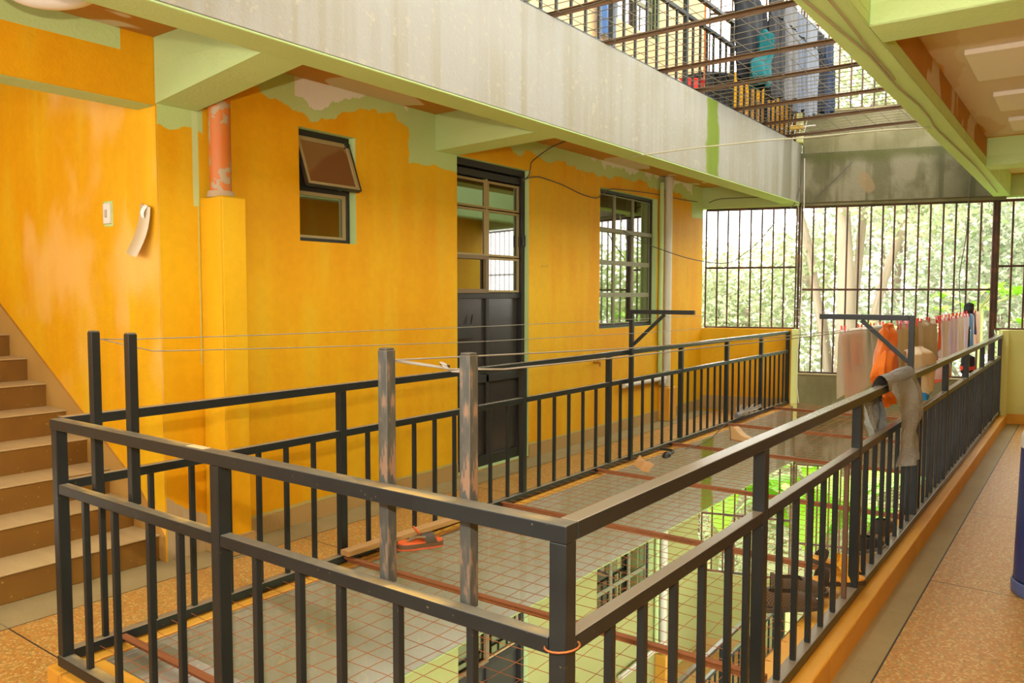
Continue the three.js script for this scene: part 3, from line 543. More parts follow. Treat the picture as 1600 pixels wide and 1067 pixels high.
{ // bulkhead lamp on the ceiling over the stair foot
  const t = thing('bulkhead_lamp', 'white oval bulkhead lamp on the ceiling above the stair', 'lamp', [-3.06, YC, -0.335], 0.62);
  const ov = (a, b, h, y) => { const g = new THREE.SphereGeometry(1, 28, 12, 0, PI * 2, PI / 2, PI / 2); g.scale(a, h, b); return g.translate(0, y, 0); };
  mesh('diffuser', ov(0.25, 0.115, 0.115, -0.075), std({ color: lin(0.74, 0.72, 0.68), roughness: 0.3 }), t);
  mesh('base', new THREE.CylinderGeometry(1, 1, 0.075, 28).scale(0.265, 1, 0.13).translate(0, -0.0375, 0), M.whitePlastic, t);
}
wireThing('cable', 'loose cable end beside the oval lamp', [[-3.42, YC - 0.01, -0.12], [-3.46, YC - 0.09, -0.1], [-3.43, YC - 0.15, -0.07], [-3.5, YC - 0.18, 0.0]], 0.006, M.cable, 'cable');
{ const t = thing('light_switch', 'small cream light switch on the wall above the stair', 'switch', [-4.225, 2.165, -1.15]);
  mesh('plate', bx(-0.042, 0.042, -0.065, 0.065, 0, 0.018, 0.005), M.whitePlastic, t); mesh('rocker', bx(-0.012, 0.012, -0.025, 0.025, 0.018, 0.026, 0.003), std({ color: lin(0.5, 0.42, 0.34), roughness: 0.4 }), t);
  mesh('border', bx(-0.055, 0.055, -0.08, 0.08, 0, 0.002), M.green, t); }
function bentSheet(w, h, fn, nu = 10, nv = 16) { const g = new THREE.PlaneGeometry(w, h, nu, nv), p = g.attributes.position; for (let i = 0; i < p.count; i++) { const q = fn(p.getX(i) / w + 0.5, p.getY(i) / h + 0.5); p.setXYZ(i, p.getX(i) + (q[0] || 0), p.getY(i) + (q[1] || 0), q[2]); } g.computeVertexNormals(); return g; }
{ const t = thing('paper_strip', 'curling pale plastic strip taped on the wall corner above the stair', 'paper', [-3.79, 2.04, -1.148], 0);
  t.rotation.z = -0.27;
  mesh('strip', bentSheet(0.14, 0.31, (u, v) => [0.02 * Math.sin(v * 3), 0, 0.012 + 0.05 * (1 - v) * (1 - v) + 0.02 * Math.sin(u * 2.6)]), new THREE.MeshPhysicalMaterial({ color: lin(0.55, 0.44, 0.27), roughness: 0.35, side: THREE.DoubleSide }), t);
  mesh('tape', bentSheet(0.04, 0.08, (u, v) => [0, 0, 0.05 + 0.01 * Math.sin(v * 4)]).translate(0.03, 0.12, -0.015), std({ color: lin(0.9, 0.88, 0.84), roughness: 0.15, side: THREE.DoubleSide }), t); }
tag(mesh('masking_tape', bx(-1.50, -1.40, 1.1502, 1.1512, -0.042, -0.012), std({ color: lin(0.62, 0.52, 0.28), roughness: 0.8 })), 'piece of cream masking tape stuck on the front top rail', 'tape');

// ---------- laundry ----------
const fabric = (r, g, b, o = {}) => new THREE.MeshPhysicalMaterial({ color: lin(r, g, b), roughness: 0.95, side: THREE.DoubleSide, sheen: 0.2, transmission: o.t ?? 0.35, thickness: 0, ...(o.map ? { map: o.map } : {}) });
// cloth folded over a line along local x (0..L), hanging to -front and -back
function drape(L, front, back, amp, k, seed, slack = 0) {
  const nu = 48, nv = 36, pos = [], uv = [], idx = [];
  for (let j = 0; j <= nv; j++) for (let i = 0; i <= nu; i++) {
    const u = i / nu, v = j / nv * 2 - 1, s = Math.sign(v), a = Math.abs(v), d = (v < 0 ? back : front) * a * (1 + 0.03 * Math.sin(u * 5 + seed));
    const f = (fbm(u * k + seed, a * 0.8 + (v < 0 ? 9 : 0), 3) - 0.5) * 2, f2 = Math.sin(u * k * 2.4 + seed + a * 0.5);
    const x = u * L + (0.5 - u) * L * 0.05 * a + 0.02 * f * a, y = -d - slack * 4 * u * (1 - u) + 0.004 * Math.cos(v * 8), z = s * Math.min(0.012, 0.15 * a) + amp * (0.6 * f + 0.4 * f2) * Math.sqrt(a) + s * 0.012 * a;
    pos.push(x, y, z); uv.push(u * L, d);
    if (i < nu && j < nv) { const q = j * (nu + 1) + i; idx.push(q, q + 1, q + nu + 1, q + 1, q + nu + 2, q + nu + 1); }
  }
  const g = new THREE.BufferGeometry(); g.setAttribute('position', new THREE.Float32BufferAttribute(pos, 3)); g.setAttribute('uv', new THREE.Float32BufferAttribute(uv, 2)); g.setIndex(idx); g.computeVertexNormals(); return g;
}
// soft closed garment: rows [y, left, right], flat elliptical section with folds
function garment(rows, puff, amp, seed, lean = 0) {
  const nu = 44, nv = 40, pos = [], uv = [], idx = [], at = (y) => { let i = 0; while (i < rows.length - 2 && y < rows[i + 1][0]) i++; const t = clamp((rows[i][0] - y) / (rows[i][0] - rows[i + 1][0])); const e = t * t * (3 - 2 * t) * 0.5 + t * 0.5; return [rows[i][1] + (rows[i + 1][1] - rows[i][1]) * e, rows[i][2] + (rows[i + 1][2] - rows[i][2]) * e]; };
  const y0 = rows[0][0], y1 = rows[rows.length - 1][0];
  for (let j = 0; j <= nv; j++) { const y = y0 + (y1 - y0) * j / nv, [l, r] = at(y), c = (l + r) / 2, w = (r - l) / 2, open = sm(0, 0.12, j / nv);
    for (let i = 0; i <= nu; i++) { const a = i / nu * 2 * PI, ca = Math.cos(a), sa = Math.sin(a), f = fbm(ca * 2 + seed + 5, y * 5 + sa + seed, 3) - 0.5, f2 = Math.sin(ca * 9 + seed + y * 4);
      pos.push(c + w * ca, y + 0.012 * f * (j === nv ? 1 : 0) * 4, sa * puff * (0.35 + 0.65 * open) * (0.6 + 0.4 * Math.abs(sa)) + amp * (f * 1.6 + f2 * 0.4) * open + lean * j / nv); uv.push(c + w * ca, y);
      if (i < nu && j < nv) { const q = j * (nu + 1) + i; idx.push(q, q + nu + 1, q + 1, q + 1, q + nu + 1, q + nu + 2); } } }
  const g = new THREE.BufferGeometry(); g.setAttribute('position', new THREE.Float32BufferAttribute(pos, 3)); g.setAttribute('uv', new THREE.Float32BufferAttribute(uv, 2)); g.setIndex(idx); g.computeVertexNormals(); return g;
}
const hang = (name, label, cat, x, y, z, turn = PI / 2, group) => thing(name, label, cat, [x, y, z], turn, group);
const lineY1 = (z) => 1.475 - 0.035 * -z / 10.2 - 0.07 * 4 * (-z / 10.2) * (1 + z / 10.2), lineX1 = (z) => -0.62 + 0.12 * -z / 10.2;
const lineY2 = (z) => 1.46 - 0.02 * -z / 10.2 - 0.03 * 4 * (-z / 10.2) * (1 + z / 10.2), lineX2 = (z) => -0.33 + 0.08 * -z / 10.2;
{ const t = hang('sheet', 'large off-white sheet folded double over the line, nearest the bracket', 'sheet', lineX1(-5.2), lineY1(-5.2) + 0.004, -4.55);
  mesh('cloth', drape(1.42, 0.50, 0.49, 0.03, 5, 2), fabric(0.86, 0.84, 0.77), t);
  mesh('fold', drape(0.42, 0.27, 0.27, 0.012, 3, 5).translate(0.14, 0.006, 0.022), fabric(0.86, 0.79, 0.69), t);
  mesh('fold', drape(0.6, 0.27, 0.2, 0.014, 4, 8).translate(0.78, 0.005, 0.022), fabric(0.78, 0.77, 0.70), t); }
{ const t = hang('shirt', 'bright orange shirt hanging bunched from the line beside the sheet', 'shirt', lineX2(-5), lineY2(-5), -4.62); t.scale.set(0.9, 0.95, 1);
  mesh('body', garment([[0.02, 0.0, 0.42], [-0.1, 0.0, 0.45], [-0.2, -0.12, 0.5], [-0.35, -0.28, 0.58], [-0.48, -0.10, 0.66], [-0.60, -0.05, 0.5]], 0.05, 0.03, 3), fabric(0.90, 0.24, 0.004), t);
  mesh('sleeve', garment([[-0.16, -0.14, 0.05], [-0.28, -0.24, 0.02], [-0.44, -0.22, 0.04], [-0.5, -0.14, 0.04]], 0.045, 0.02, 6).translate(0, 0, 0.05), fabric(0.90, 0.24, 0.004), t);
  mesh('collar', garment([[0.03, 0.1, 0.3], [-0.03, 0.08, 0.32], [-0.05, 0.12, 0.3]], 0.03, 0.004, 2), fabric(0.90, 0.24, 0.004), t); }
{ const t = hang('shirt', 'beige shirt bunched over the foot of the bracket above the grey garment', 'shirt', -0.1, 1.28, -4.66); t.scale.set(0.8, 0.9, 1);
  mesh('body', garment([[0.0, 0.2, 0.38], [-0.05, 0.02, 0.56], [-0.12, 0.04, 0.7], [-0.22, 0.12, 0.66], [-0.32, 0.18, 0.58], [-0.38, 0.3, 0.46]], 0.07, 0.05, 9), fabric(0.78, 0.66, 0.44), t);
  mesh('sleeve', garment([[-0.03, 0.48, 0.62], [-0.12, 0.56, 0.78], [-0.2, 0.64, 0.76]], 0.05, 0.03, 4), fabric(0.64, 0.52, 0.32), t); }
const row = [
  ['trousers', 'khaki trousers folded over the line left of the bracket post', 'trousers', -5.16, 0.36, 0.42, 0.40, [0.69, 0.61, 0.41]],
  ['trousers', 'olive-brown trousers on the line directly behind the bracket post', 'trousers', -5.55, 0.36, 0.40, 0.38, [0.45, 0.37, 0.19]],
  ['towel', 'orange cloth showing as a narrow strip between two pale shirts', 'towel', -6.88, 0.2, 0.3, 0.2, [0.85, 0.15, 0.01]],
  ['shirt', 'pale grey-white cloth on the line right of the narrow orange strip', 'shirt', -7.15, 0.45, 0.42, 0.4, [0.82, 0.73, 0.73]],
  ['shirt', 'lilac cloth with a drawn seam in the middle of the row', 'shirt', -7.65, 0.5, 0.46, 0.42, [0.77, 0.69, 0.87]],
  ['shirt', 'creamy white cloth right of the lilac cloth', 'shirt', -8.2, 0.45, 0.44, 0.42, [0.87, 0.82, 0.77]],
  ['shirt', 'second lilac-white cloth just left of the sky blue towel', 'shirt', -8.68, 0.42, 0.42, 0.42, [0.84, 0.77, 0.93]],
  ['towel', 'sky blue towel near the far end of the washing line', 'towel', -9.14, 0.34, 0.44, 0.4, [0.05, 0.36, 0.75]],
  ['cloth', 'small navy cloth next to the sky blue towel', 'cloth', -9.5, 0.13, 0.26, 0.2, [0.05, 0.07, 0.22]],
  ['cloth', 'pale beige cloth last on the washing line', 'cloth', -9.68, 0.42, 0.44, 0.42, [0.87, 0.66, 0.50]],
];
for (const [n, l, c, z, L, f, b, col] of row) { const t = tag(mesh(n, drape(L, f, b, 0.022, 4, -z * 3), fabric(...col)), l, c, 'washing pegged along the right railing'); t.position.set(lineX2(z), lineY2(z - L / 2) + 0.004, z); t.rotation.y = PI / 2; }
{ const t = hang('shirt', 'cream short trousers with a red hem pegged right of the bracket post', 'shorts', lineX2(-6), lineY2(-6.4), -5.98, PI / 2, 'washing pegged along the right railing');
  mesh('leg', garment([[0.01, 0, 0.42], [-0.2, 0.02, 0.5], [-0.42, 0.12, 0.58]], 0.035, 0.02, 2), fabric(0.60, 0.52, 0.36), t);
  mesh('leg', garment([[0.01, 0.4, 0.82], [-0.2, 0.46, 0.9], [-0.36, 0.56, 1.0]], 0.035, 0.02, 7), fabric(0.62, 0.55, 0.40), t);
  mesh('hem', [garment([[-0.41, 0.12, 0.58], [-0.435, 0.13, 0.58]], 0.03, 0.015, 2), garment([[-0.33, 0.84, 1.0], [-0.42, 0.74, 0.96]], 0.025, 0.015, 7)], fabric(0.75, 0.05, 0.015), t); }
{ const t = tag(mesh('cloth', garment([[0, 0, 0.3], [-0.1, 0.01, 0.28], [-0.3, 0.0, 0.36], [-0.42, -0.02, 0.1]], 0.02, 0.02, 3), fabric(0.03, 0.35, 0.8)), 'sky blue cloth hanging low behind the bracket upright', 'cloth'); t.position.set(-0.3, 1.12, -6.5); t.rotation.y = PI / 2;
  const c = tag(mesh('clothesline', sagTube(-0.3, 1.13, -6.3, -8.1), M.wire), 'short low cord holding the low blue and pink things', 'cord');
  const p = hang('soft_toy', 'pink and white knitted baby bonnet dangling under the washing', 'bonnet', -0.3, 1.1, -7.4);
  mesh('cord', straight([0, 0.0, 0], [0.01, -0.12, 0], 0.008), fabric(0.7, 0.6, 0.56), p); mesh('bonnet', new THREE.SphereGeometry(0.12, 18, 14).scale(1.1, 1, 0.8).translate(0.02, -0.2, 0), fabric(0.72, 0.50, 0.46), p); mesh('brim', new THREE.TorusGeometry(0.085, 0.022, 8, 20).rotateX(1.1).translate(0.03, -0.29, 0), fabric(0.78, 0.16, 0.08), p); }
function sagTube(x, y, z0, z1) { return tube(sagline([x, y, z0], [x, y, z1], 0.02, 6), 0.003, 18, 5); }
{ const t = hang('bag', 'black string bag hung up behind the row of pegs', 'bag', lineX2(-9), 1.56, -9.0); t.scale.setScalar(0.62);
  mesh('body', garment([[0, 0.2, 0.26], [-0.06, 0.14, 0.32], [-0.14, 0.04, 0.42], [-0.2, 0.06, 0.42]], 0.07, 0.03, 5), fabric(0.012, 0.012, 0.014, { t: 0 }), t); mesh('cord', straight([0.23, 0.0, 0], [0.26, 0.06, 0], 0.006), M.black, t); }
{ const t = hang('shoe_bag', 'black and red bag dangling below the washing near the far post', 'bag', -0.2, 0.98, -8.55);
  mesh('body', garment([[0, 0.05, 0.2], [-0.08, 0.0, 0.26], [-0.2, -0.02, 0.3]], 0.06, 0.02, 5), fabric(0.015, 0.014, 0.016, { t: 0 }), t); mesh('band', garment([[-0.12, -0.02, 0.29], [-0.16, -0.03, 0.3]], 0.066, 0.02, 5), fabric(0.8, 0.06, 0.03, { t: 0 }), t); mesh('strap', tube([[0.06, 0, 0], [0.1, 0.3, 0], [0.16, 0.3, 0], [0.18, 0, 0]], 0.006, 16, 5), M.black, t); }
// clothes pegs
const redPeg = std({ color: lin(0.75, 0.03, 0.03), roughness: 0.4 }), pinkPeg = std({ color: lin(0.75, 0.12, 0.2), roughness: 0.4 });
function peg(z, first, col, tilt) {
  const x = first ? lineX1(z) : lineX2(z), y = first ? lineY1(z) : lineY2(z), t = thing('clothes_peg', first ? 'red plastic peg on the middle wire holding the large off-white sheet' : col === pinkPeg ? 'small pink-red peg in the row over the pale clothes' : 'small bright red peg in the row over the pale clothes', 'clothes peg', [x, y, z], PI / 2 + rr(-0.2, 0.2), 'red clothes pegs on the washing lines'); t.scale.setScalar(0.8);
  t.rotation.z = tilt;
  mesh('jaw', bar([0, -0.045, -0.009], [0, 0.045, -0.016], 0.016, 0.008), col, t); mesh('jaw', bar([0, -0.045, 0.009], [0, 0.045, 0.016], 0.016, 0.008), col, t); mesh('spring', new THREE.TorusGeometry(0.008, 0.003, 6, 10).rotateY(PI / 2), M.wire, t);
}
_s = 99;
for (const z of [-4.66, -5.15, -5.55, -5.88]) peg(z, true, redPeg, rr(-0.1, 0.1));
for (const z of [-5.2, -5.45, -5.62, -5.85, -6.05, -6.45, -6.95, -7.05, -7.3, -7.55, -7.75, -8.05, -8.3, -8.55, -8.8, -9.05, -9.6]) peg(z, false, rnd() > 0.4 ? redPeg : pinkPeg, rr(-0.5, 0.5));
{ // grey garment over the right top rail
  const t = thing('trousers', 'grey jersey trousers thrown over the top rail of the right railing', 'trousers', [-0.025, 1.165, -3.16], PI / 2), g = new THREE.MeshPhysicalMaterial({ color: lin(0.30, 0.33, 0.335), roughness: 0.95, side: THREE.DoubleSide, sheen: 0.3, bumpMap: plaster, bumpScale: 0.01 });
  const shape = (w0, w1, len, off, z0) => { const nu = 26, nv = 30, pos = [], uv = [], idx = []; for (let j = 0; j <= nv; j++) for (let i = 0; i <= nu; i++) { const u = i / nu, v = j / nv, w = w0 + (w1 - w0) * sm(0.1, 0.9, v), f = fbm(u * 4 + off * 7, v * 3, 3) - 0.5; pos.push(off * v + (u - 0.5) * w + w0 / 2, -len * v + 0.02 * f, z0 * (0.7 + 0.3 * Math.min(1, v * 6)) + Math.sign(z0) * (0.035 * Math.sin(u * PI) + 0.07 * f + 0.022 * Math.sin(u * 13 + v * 4 + 2 * f) * Math.min(1, v * 3))); uv.push(u, v); if (i < nu && j < nv) { const q = j * (nu + 1) + i; idx.push(q, q + 1, q + nu + 1, q + 1, q + nu + 2, q + nu + 1); } } const b = new THREE.BufferGeometry(); b.setAttribute('position', new THREE.Float32BufferAttribute(pos, 3)); b.setAttribute('uv', new THREE.Float32BufferAttribute(uv, 2)); b.setIndex(idx); b.computeVertexNormals(); return b; };
  mesh('waist', (() => { const nu = 26, nv = 12, pos = [], uv = [], idx = []; for (let j = 0; j <= nv; j++) for (let i = 0; i <= nu; i++) { const u = i / nu, a = (j / nv - 0.5) * PI, f = fbm(u * 5, j * 0.2, 3) - 0.5; pos.push(u * 0.84 + 0.1, 0.02 + 0.03 * Math.cos(a) * (0.6 + f) - 0.06 * (1 - Math.cos(a)), 0.04 * Math.sin(a) * 1.1 + 0.01 * f); uv.push(u, j / nv); if (i < nu && j < nv) { const q = j * (nu + 1) + i; idx.push(q, q + 1, q + nu + 1, q + 1, q + nu + 2, q + nu + 1); } } const b = new THREE.BufferGeometry(); b.setAttribute('position', new THREE.Float32BufferAttribute(pos, 3)); b.setAttribute('uv', new THREE.Float32BufferAttribute(uv, 2)); b.setIndex(idx); b.computeVertexNormals(); return b; })(), g, t);
  mesh('leg', shape(0.84, 0.44, 0.52, 0.10, 0.05).translate(0.16, -0.01, 0), g, t);
  mesh('leg', shape(0.5, 0.3, 0.30, -0.02, -0.045).translate(0.08, -0.02, 0), g, t);
}

// ---------- things lying on the mesh and kerb ----------
function soleShape(L, W) { const s = new THREE.Shape(); s.moveTo(0, -W * 0.30); s.bezierCurveTo(L * 0.05, -W * 0.42, L * 0.3, -W * 0.34, L * 0.5, -W * 0.40); s.bezierCurveTo(L * 0.75, -W * 0.55, L * 0.98, -W * 0.5, L, -W * 0.05); s.bezierCurveTo(L, W * 0.4, L * 0.8, W * 0.52, L * 0.6, W * 0.44); s.bezierCurveTo(L * 0.4, W * 0.36, L * 0.1, W * 0.44, 0, W * 0.30); s.bezierCurveTo(-L * 0.06, W * 0.15, -L * 0.06, -W * 0.15, 0, -W * 0.30); return s; }
const soleG = (L, W, h) => new THREE.ExtrudeGeometry(soleShape(L, W), { depth: h, bevelEnabled: true, bevelThickness: 0.004, bevelSize: 0.004, bevelSegments: 2, curveSegments: 10 }).rotateX(-PI / 2);
function strapBand(x0, x1, W, h, lift) { const nu = 16, nv = 4, pos = [], idx = [], uv = []; for (let j = 0; j <= nv; j++) for (let i = 0; i <= nu; i++) { const a = i / nu * PI, x = x0 + (x1 - x0) * j / nv; pos.push(x + 0.02 * Math.sin(a), h + lift * Math.sin(a) * (1 - 0.15 * j / nv), -Math.cos(a) * W * 0.5); uv.push(i / nu, j / nv); if (i < nu && j < nv) { const q = j * (nu + 1) + i; idx.push(q, q + 1, q + nu + 1, q + 1, q + nu + 2, q + nu + 1); } } const b = new THREE.BufferGeometry(); b.setAttribute('position', new THREE.Float32BufferAttribute(pos, 3)); b.setAttribute('uv', new THREE.Float32BufferAttribute(uv, 2)); b.setIndex(idx); b.computeVertexNormals(); return b; }
const two = (r, g, b, rough = 0.6) => std({ color: lin(r, g, b), roughness: rough, side: THREE.DoubleSide });
{ const t = thing('sandal', 'single orange toe-post sandal with dark straps lying on the mesh', 'sandal', [-2.17, 0.172, -2.03], -2.14);
  mesh('sole', soleG(0.26, 0.10, 0.022), two(0.13, 0.07, 0.035), t); mesh('insole', soleG(0.25, 0.092, 0.004).translate(0.004, 0.026, 0), two(0.72, 0.12, 0.025), t); mesh('outsole', soleG(0.262, 0.104, 0.004).translate(0, -0.006, 0), two(0.6, 0.10, 0.04), t);
  mesh('strap', strapBand(0.03, 0.1, 0.10, 0.026, 0.055), two(0.06, 0.045, 0.03), t); mesh('strap', [tube([[0.1, 0.06, 0.03], [0.15, 0.065, 0.01], [0.205, 0.03, 0]], 0.008, 12, 6), tube([[0.1, 0.06, -0.04], [0.15, 0.06, -0.02], [0.205, 0.03, 0]], 0.008, 12, 6)], two(0.22, 0.16, 0.08), t);
  mesh('tongue', new THREE.SphereGeometry(0.03, 14, 10).scale(1.3, 0.25, 0.9).rotateZ(0.9).translate(0.135, 0.085, 0.03), two(0.72, 0.12, 0.025), t); }
function loafer(name, label, pos, turn, upper, soleC) {
  const t = thing(name, label, 'shoe', pos, turn), L = 0.285, W = 0.1;
  mesh('sole', soleG(L + 0.005, W + 0.006, 0.016), soleC, t);
  const nu = 30, nv = 20, P = [], I = [], UV = [];
  for (let j = 0; j <= nu; j++) { const v = j / nu, x = L * (0.012 + 0.976 * v), w = W * 0.5 * (0.80 + 0.24 * sm(0.3, 0.72, v)) * Math.sqrt(Math.max(0.02, 1 - Math.pow(Math.abs(v - 0.5) * 2, 5))), h = (0.082 - 0.034 * sm(0.3, 0.95, v) + 0.012 * sm(0.2, 0, v)) * Math.sqrt(Math.max(0.1, 1 - Math.pow(Math.max(0, v - 0.55) / 0.46, 3)));
    for (let i = 0; i <= nv; i++) { const a = i / nv * PI, c = Math.cos(a), q = Math.sin(a); P.push(x, 0.014 + h * Math.pow(q, 0.6), w * Math.sign(c) * Math.pow(Math.abs(c), 0.7)); UV.push(v * L, i / nv * 0.2);
      const mouth = v > 0.04 && v < 0.52 && i >= 6 && i < 14; if (i < nv && j < nu && !mouth) { const k = j * (nv + 1) + i; I.push(k, k + 1, k + nv + 1, k + 1, k + nv + 2, k + nv + 1); } } }
  const b = new THREE.BufferGeometry(); b.setAttribute('position', new THREE.Float32BufferAttribute(P, 3)); b.setAttribute('uv', new THREE.Float32BufferAttribute(UV, 2)); b.setIndex(I); b.computeVertexNormals();
  mesh('upper', b, upper, t); mesh('insole', soleG(L * 0.95, W * 0.84, 0.003).translate(0.006, 0.018, 0), M.black, t);
  return t;
}
const woven = std({ map: tex(256, 256, 0, 0.1, 0, 0.1, (x, y) => ((Math.floor(x * 160) + Math.floor(y * 160)) % 2 ? [0.13, 0.085, 0.045] : [0.045, 0.03, 0.02])), roughness: 0.8, side: THREE.DoubleSide });
loafer('loafer', 'brown woven slip-on shoe nearest on the kerb behind the balusters', [-0.30, 0.17, -2.2], -2.35 + PI, woven, two(0.07, 0.055, 0.04));
loafer('loafer', 'second brown woven slip-on shoe, further into the well', [-0.34, 0.17, -2.42], -2.5 + PI, woven, two(0.07, 0.055, 0.04));
loafer('shoe', 'black leather shoe with grey sole by the tall right post, nearer one', [-0.16, 0.17, -3.3], 1.2, two(0.04, 0.045, 0.045, 0.35), two(0.2, 0.19, 0.18));
loafer('shoe', 'black leather shoe lying behind its pair against the balusters', [-0.13, 0.17, -3.72], 1.45, two(0.05, 0.05, 0.05, 0.35), two(0.2, 0.12, 0.06));
function slide(label, pos, turn, tilt) { const t = thing('sandal', label, 'sandal', pos, turn); t.rotation.z = tilt; mesh('sole', soleG(0.27, 0.1, 0.018), two(0.05, 0.03, 0.02), t); mesh('insole', soleG(0.262, 0.094, 0.004).translate(0.002, 0.022, 0), two(0.66, 0.30, 0.02), t); mesh('strap', strapBand(0.11, 0.19, 0.1, 0.02, 0.06), two(0.74, 0.38, 0.02), t); mesh('strap', strapBand(0.02, 0.05, 0.1, 0.02, 0.07), two(0.03, 0.025, 0.02), t); return t; }
slide('mustard yellow sandal poking out under the bottom rail over the kerb', [-0.19, 0.18, -2.66], 0.75, 0.0);
slide('mustard yellow sandal leaning on its pair inside the right railing', [-0.26, 0.23, -2.86], 0.55, -0.25);
{ const t = thing('wedge_shoe', 'tan wedge shoe lying on the mesh in the middle of the well', 'shoe', [-2.02, 0.17, -6.35], -0.4); t.scale.set(1.05, 0.62, 1);
  const sh = new THREE.Shape(); sh.moveTo(0, 0); sh.lineTo(0.26, 0); sh.bezierCurveTo(0.3, 0.0, 0.3, 0.05, 0.25, 0.05); sh.bezierCurveTo(0.18, 0.05, 0.12, 0.07, 0.06, 0.17); sh.bezierCurveTo(0.03, 0.2, 0.0, 0.17, 0, 0.1); sh.closePath();
  mesh('upper', new THREE.ExtrudeGeometry(sh, { depth: 0.06, bevelEnabled: true, bevelSize: 0.012, bevelThickness: 0.012, bevelSegments: 3 }).translate(0, 0.03, -0.03), two(0.55, 0.34, 0.15), t); mesh('sole', bx(-0.01, 0.28, 0, 0.032, -0.042, 0.042, 0.01), two(0.35, 0.15, 0.06), t); }
{ const t = thing('broom', 'short reed broom lying against the left railing near the far end', 'broom', [-2.42, 0.2, -7.55], 0); t.rotation.y = 1.72;
  mesh('binding', new THREE.CylinderGeometry(0.03, 0.026, 0.14, 12).rotateZ(PI / 2).translate(0.03, 0.03, 0), two(0.12, 0.11, 0.12), t);
  _s = 31; const rs = []; for (let i = 0; i < 60; i++) { const a = rr(-1, 1), b = rr(-0.02, 0.05); rs.push(straight([0.08, 0.03 + rr(-0.02, 0.02), a * 0.02], [0.5 + rr(0, 0.35), 0.03 + b, a * 0.16], 0.003, 4)); }
  const br = mesh('bristles', rs, two(0.34, 0.29, 0.24), t); br.userData.kind = 'stuff'; }
tag(mesh('plank', bar([-2.415, 0.205, -1.5], [-2.36, 0.195, -2.75], 0.07, 0.03), std({ map: tex(128, 256, 0, 0.5, 0, 1, (x, y) => mix([0.50, 0.30, 0.12], [0.36, 0.20, 0.07], fbm(x * 30, y * 3, 3))), roughness: 0.8 })), 'rough wooden lath lying along the foot of the left railing', 'plank');
{ const t = thing('shower_head', 'black plastic tap spout with a round head on the mesh', 'shower head', [-2.22, 0.175, -5.3], -0.35); mesh('arm', tube([[-0.12, 0.02, 0], [0.0, 0.03, 0], [0.06, 0.025, 0.02], [0.08, 0.015, 0.08]], 0.014, 14, 8), M.black, t); mesh('head', lathe([[0.012, 0.03], [0.03, 0.02], [0.045, 0.0], [0.04, -0.012], [0, -0.012]], 16).rotateX(0.4).translate(0.085, 0.01, 0.13), M.black, t); }
{ const g = bentSheet(0.24, 0.2, (u, v) => [0, 0, 0.05 * Math.abs(u - 0.5) * 2 + 0.06 * fbm(u * 3, v * 3, 2)], 8, 8); const t = tag(mesh('cardboard', g, two(0.46, 0.24, 0.08)), 'crumpled scrap of brown cardboard on the mesh by a support bar', 'cardboard'); t.position.set(-2.12, 0.19, -4.55); t.rotation.set(-1.1, 0.5, 0); t.scale.setScalar(0.6); }
wireThing('wire', 'bent end of loose wire standing up from the mesh', [[-2.2, 0.17, -5.6], [-2.12, 0.2, -5.95], [-2.02, 0.36, -6.15], [-1.98, 0.37, -6.15], [-1.95, 0.2, -6.12]], 0.005, M.cable, 'wire');
{ const t = thing('plastic_bin', 'dark blue plastic bin with a pale lid edge at the right of the walkway', 'bin', [0.785, 0, -3.75]), blue = std({ color: lin(0.025, 0.045, 0.19), roughness: 0.35 }); t.scale.set(1, 1.6, 1);
  mesh('body', lathe([[0, 0.02], [0.185, 0.02], [0.19, 0.06], [0.182, 0.3], [0.175, 0.52], [0.16, 0.55], [0, 0.55]], 32), blue, t); mesh('foot_ring', lathe([[0.19, 0.0], [0.2, 0.005], [0.2, 0.04], [0.188, 0.055], [0.18, 0.0], [0.19, 0.0]], 32), std({ color: lin(0.08, 0.12, 0.32), roughness: 0.35 }), t); mesh('lid', lathe([[0.178, 0.51], [0.176, 0.55], [0.16, 0.575], [0, 0.585]], 32), M.whitePlastic, t); }

// ---------- upper storey seen through the upper mesh ----------
const denim = (r, g, b) => fabric(r * 0.5, g * 0.5, b * 0.55, { t: 0 });
wireThing('clothesline', 'upper line carrying the jeans above the far pier', sagline([-2.05, 5.02, -0.3], [-2.05, 5.02, -9.75], 0.05, 10), 0.004, M.wire);
[['black trousers first of the hanging jeans, beside the teal bag', -7.35, 1.15, [0.05, 0.05, 0.055]], ['light grey trousers with white seams among the hanging jeans', -7.78, 1.1, [0.24, 0.24, 0.24]], ['faded blue-grey jeans in the middle of the upper washing', -8.2, 1.15, [0.20, 0.23, 0.28]], ['pale washed jeans with white patches on the upper line', -8.62, 1.12, [0.30, 0.33, 0.37]], ['dark navy jeans towards the end of the upper line', -9.02, 1.0, [0.012, 0.014, 0.025]], ['mid-blue jeans last on the upper line', -9.4, 0.95, [0.025, 0.045, 0.10]]].forEach(([l, z, len, c], i) => {
  const t = hang('jeans', l, 'jeans', -2.05 + 0.02 * (i % 2), 4.975, z, PI / 2, 'jeans on the upper washing line'), m = denim(...c);
  mesh('waist', garment([[0.02, 0.0, 0.36], [-0.1, -0.01, 0.37], [-0.26, -0.02, 0.38]], 0.05, 0.02, i), m, t); mesh('leg', garment([[-0.22, -0.02, 0.19], [-0.6, 0.0, 0.18], [-len, 0.02, 0.17]], 0.05, 0.025, i + 3), m, t); mesh('leg', garment([[-0.22, 0.17, 0.38], [-0.6, 0.2, 0.37], [-len + 0.05, 0.22, 0.38]], 0.05, 0.025, i + 8), m, t); });
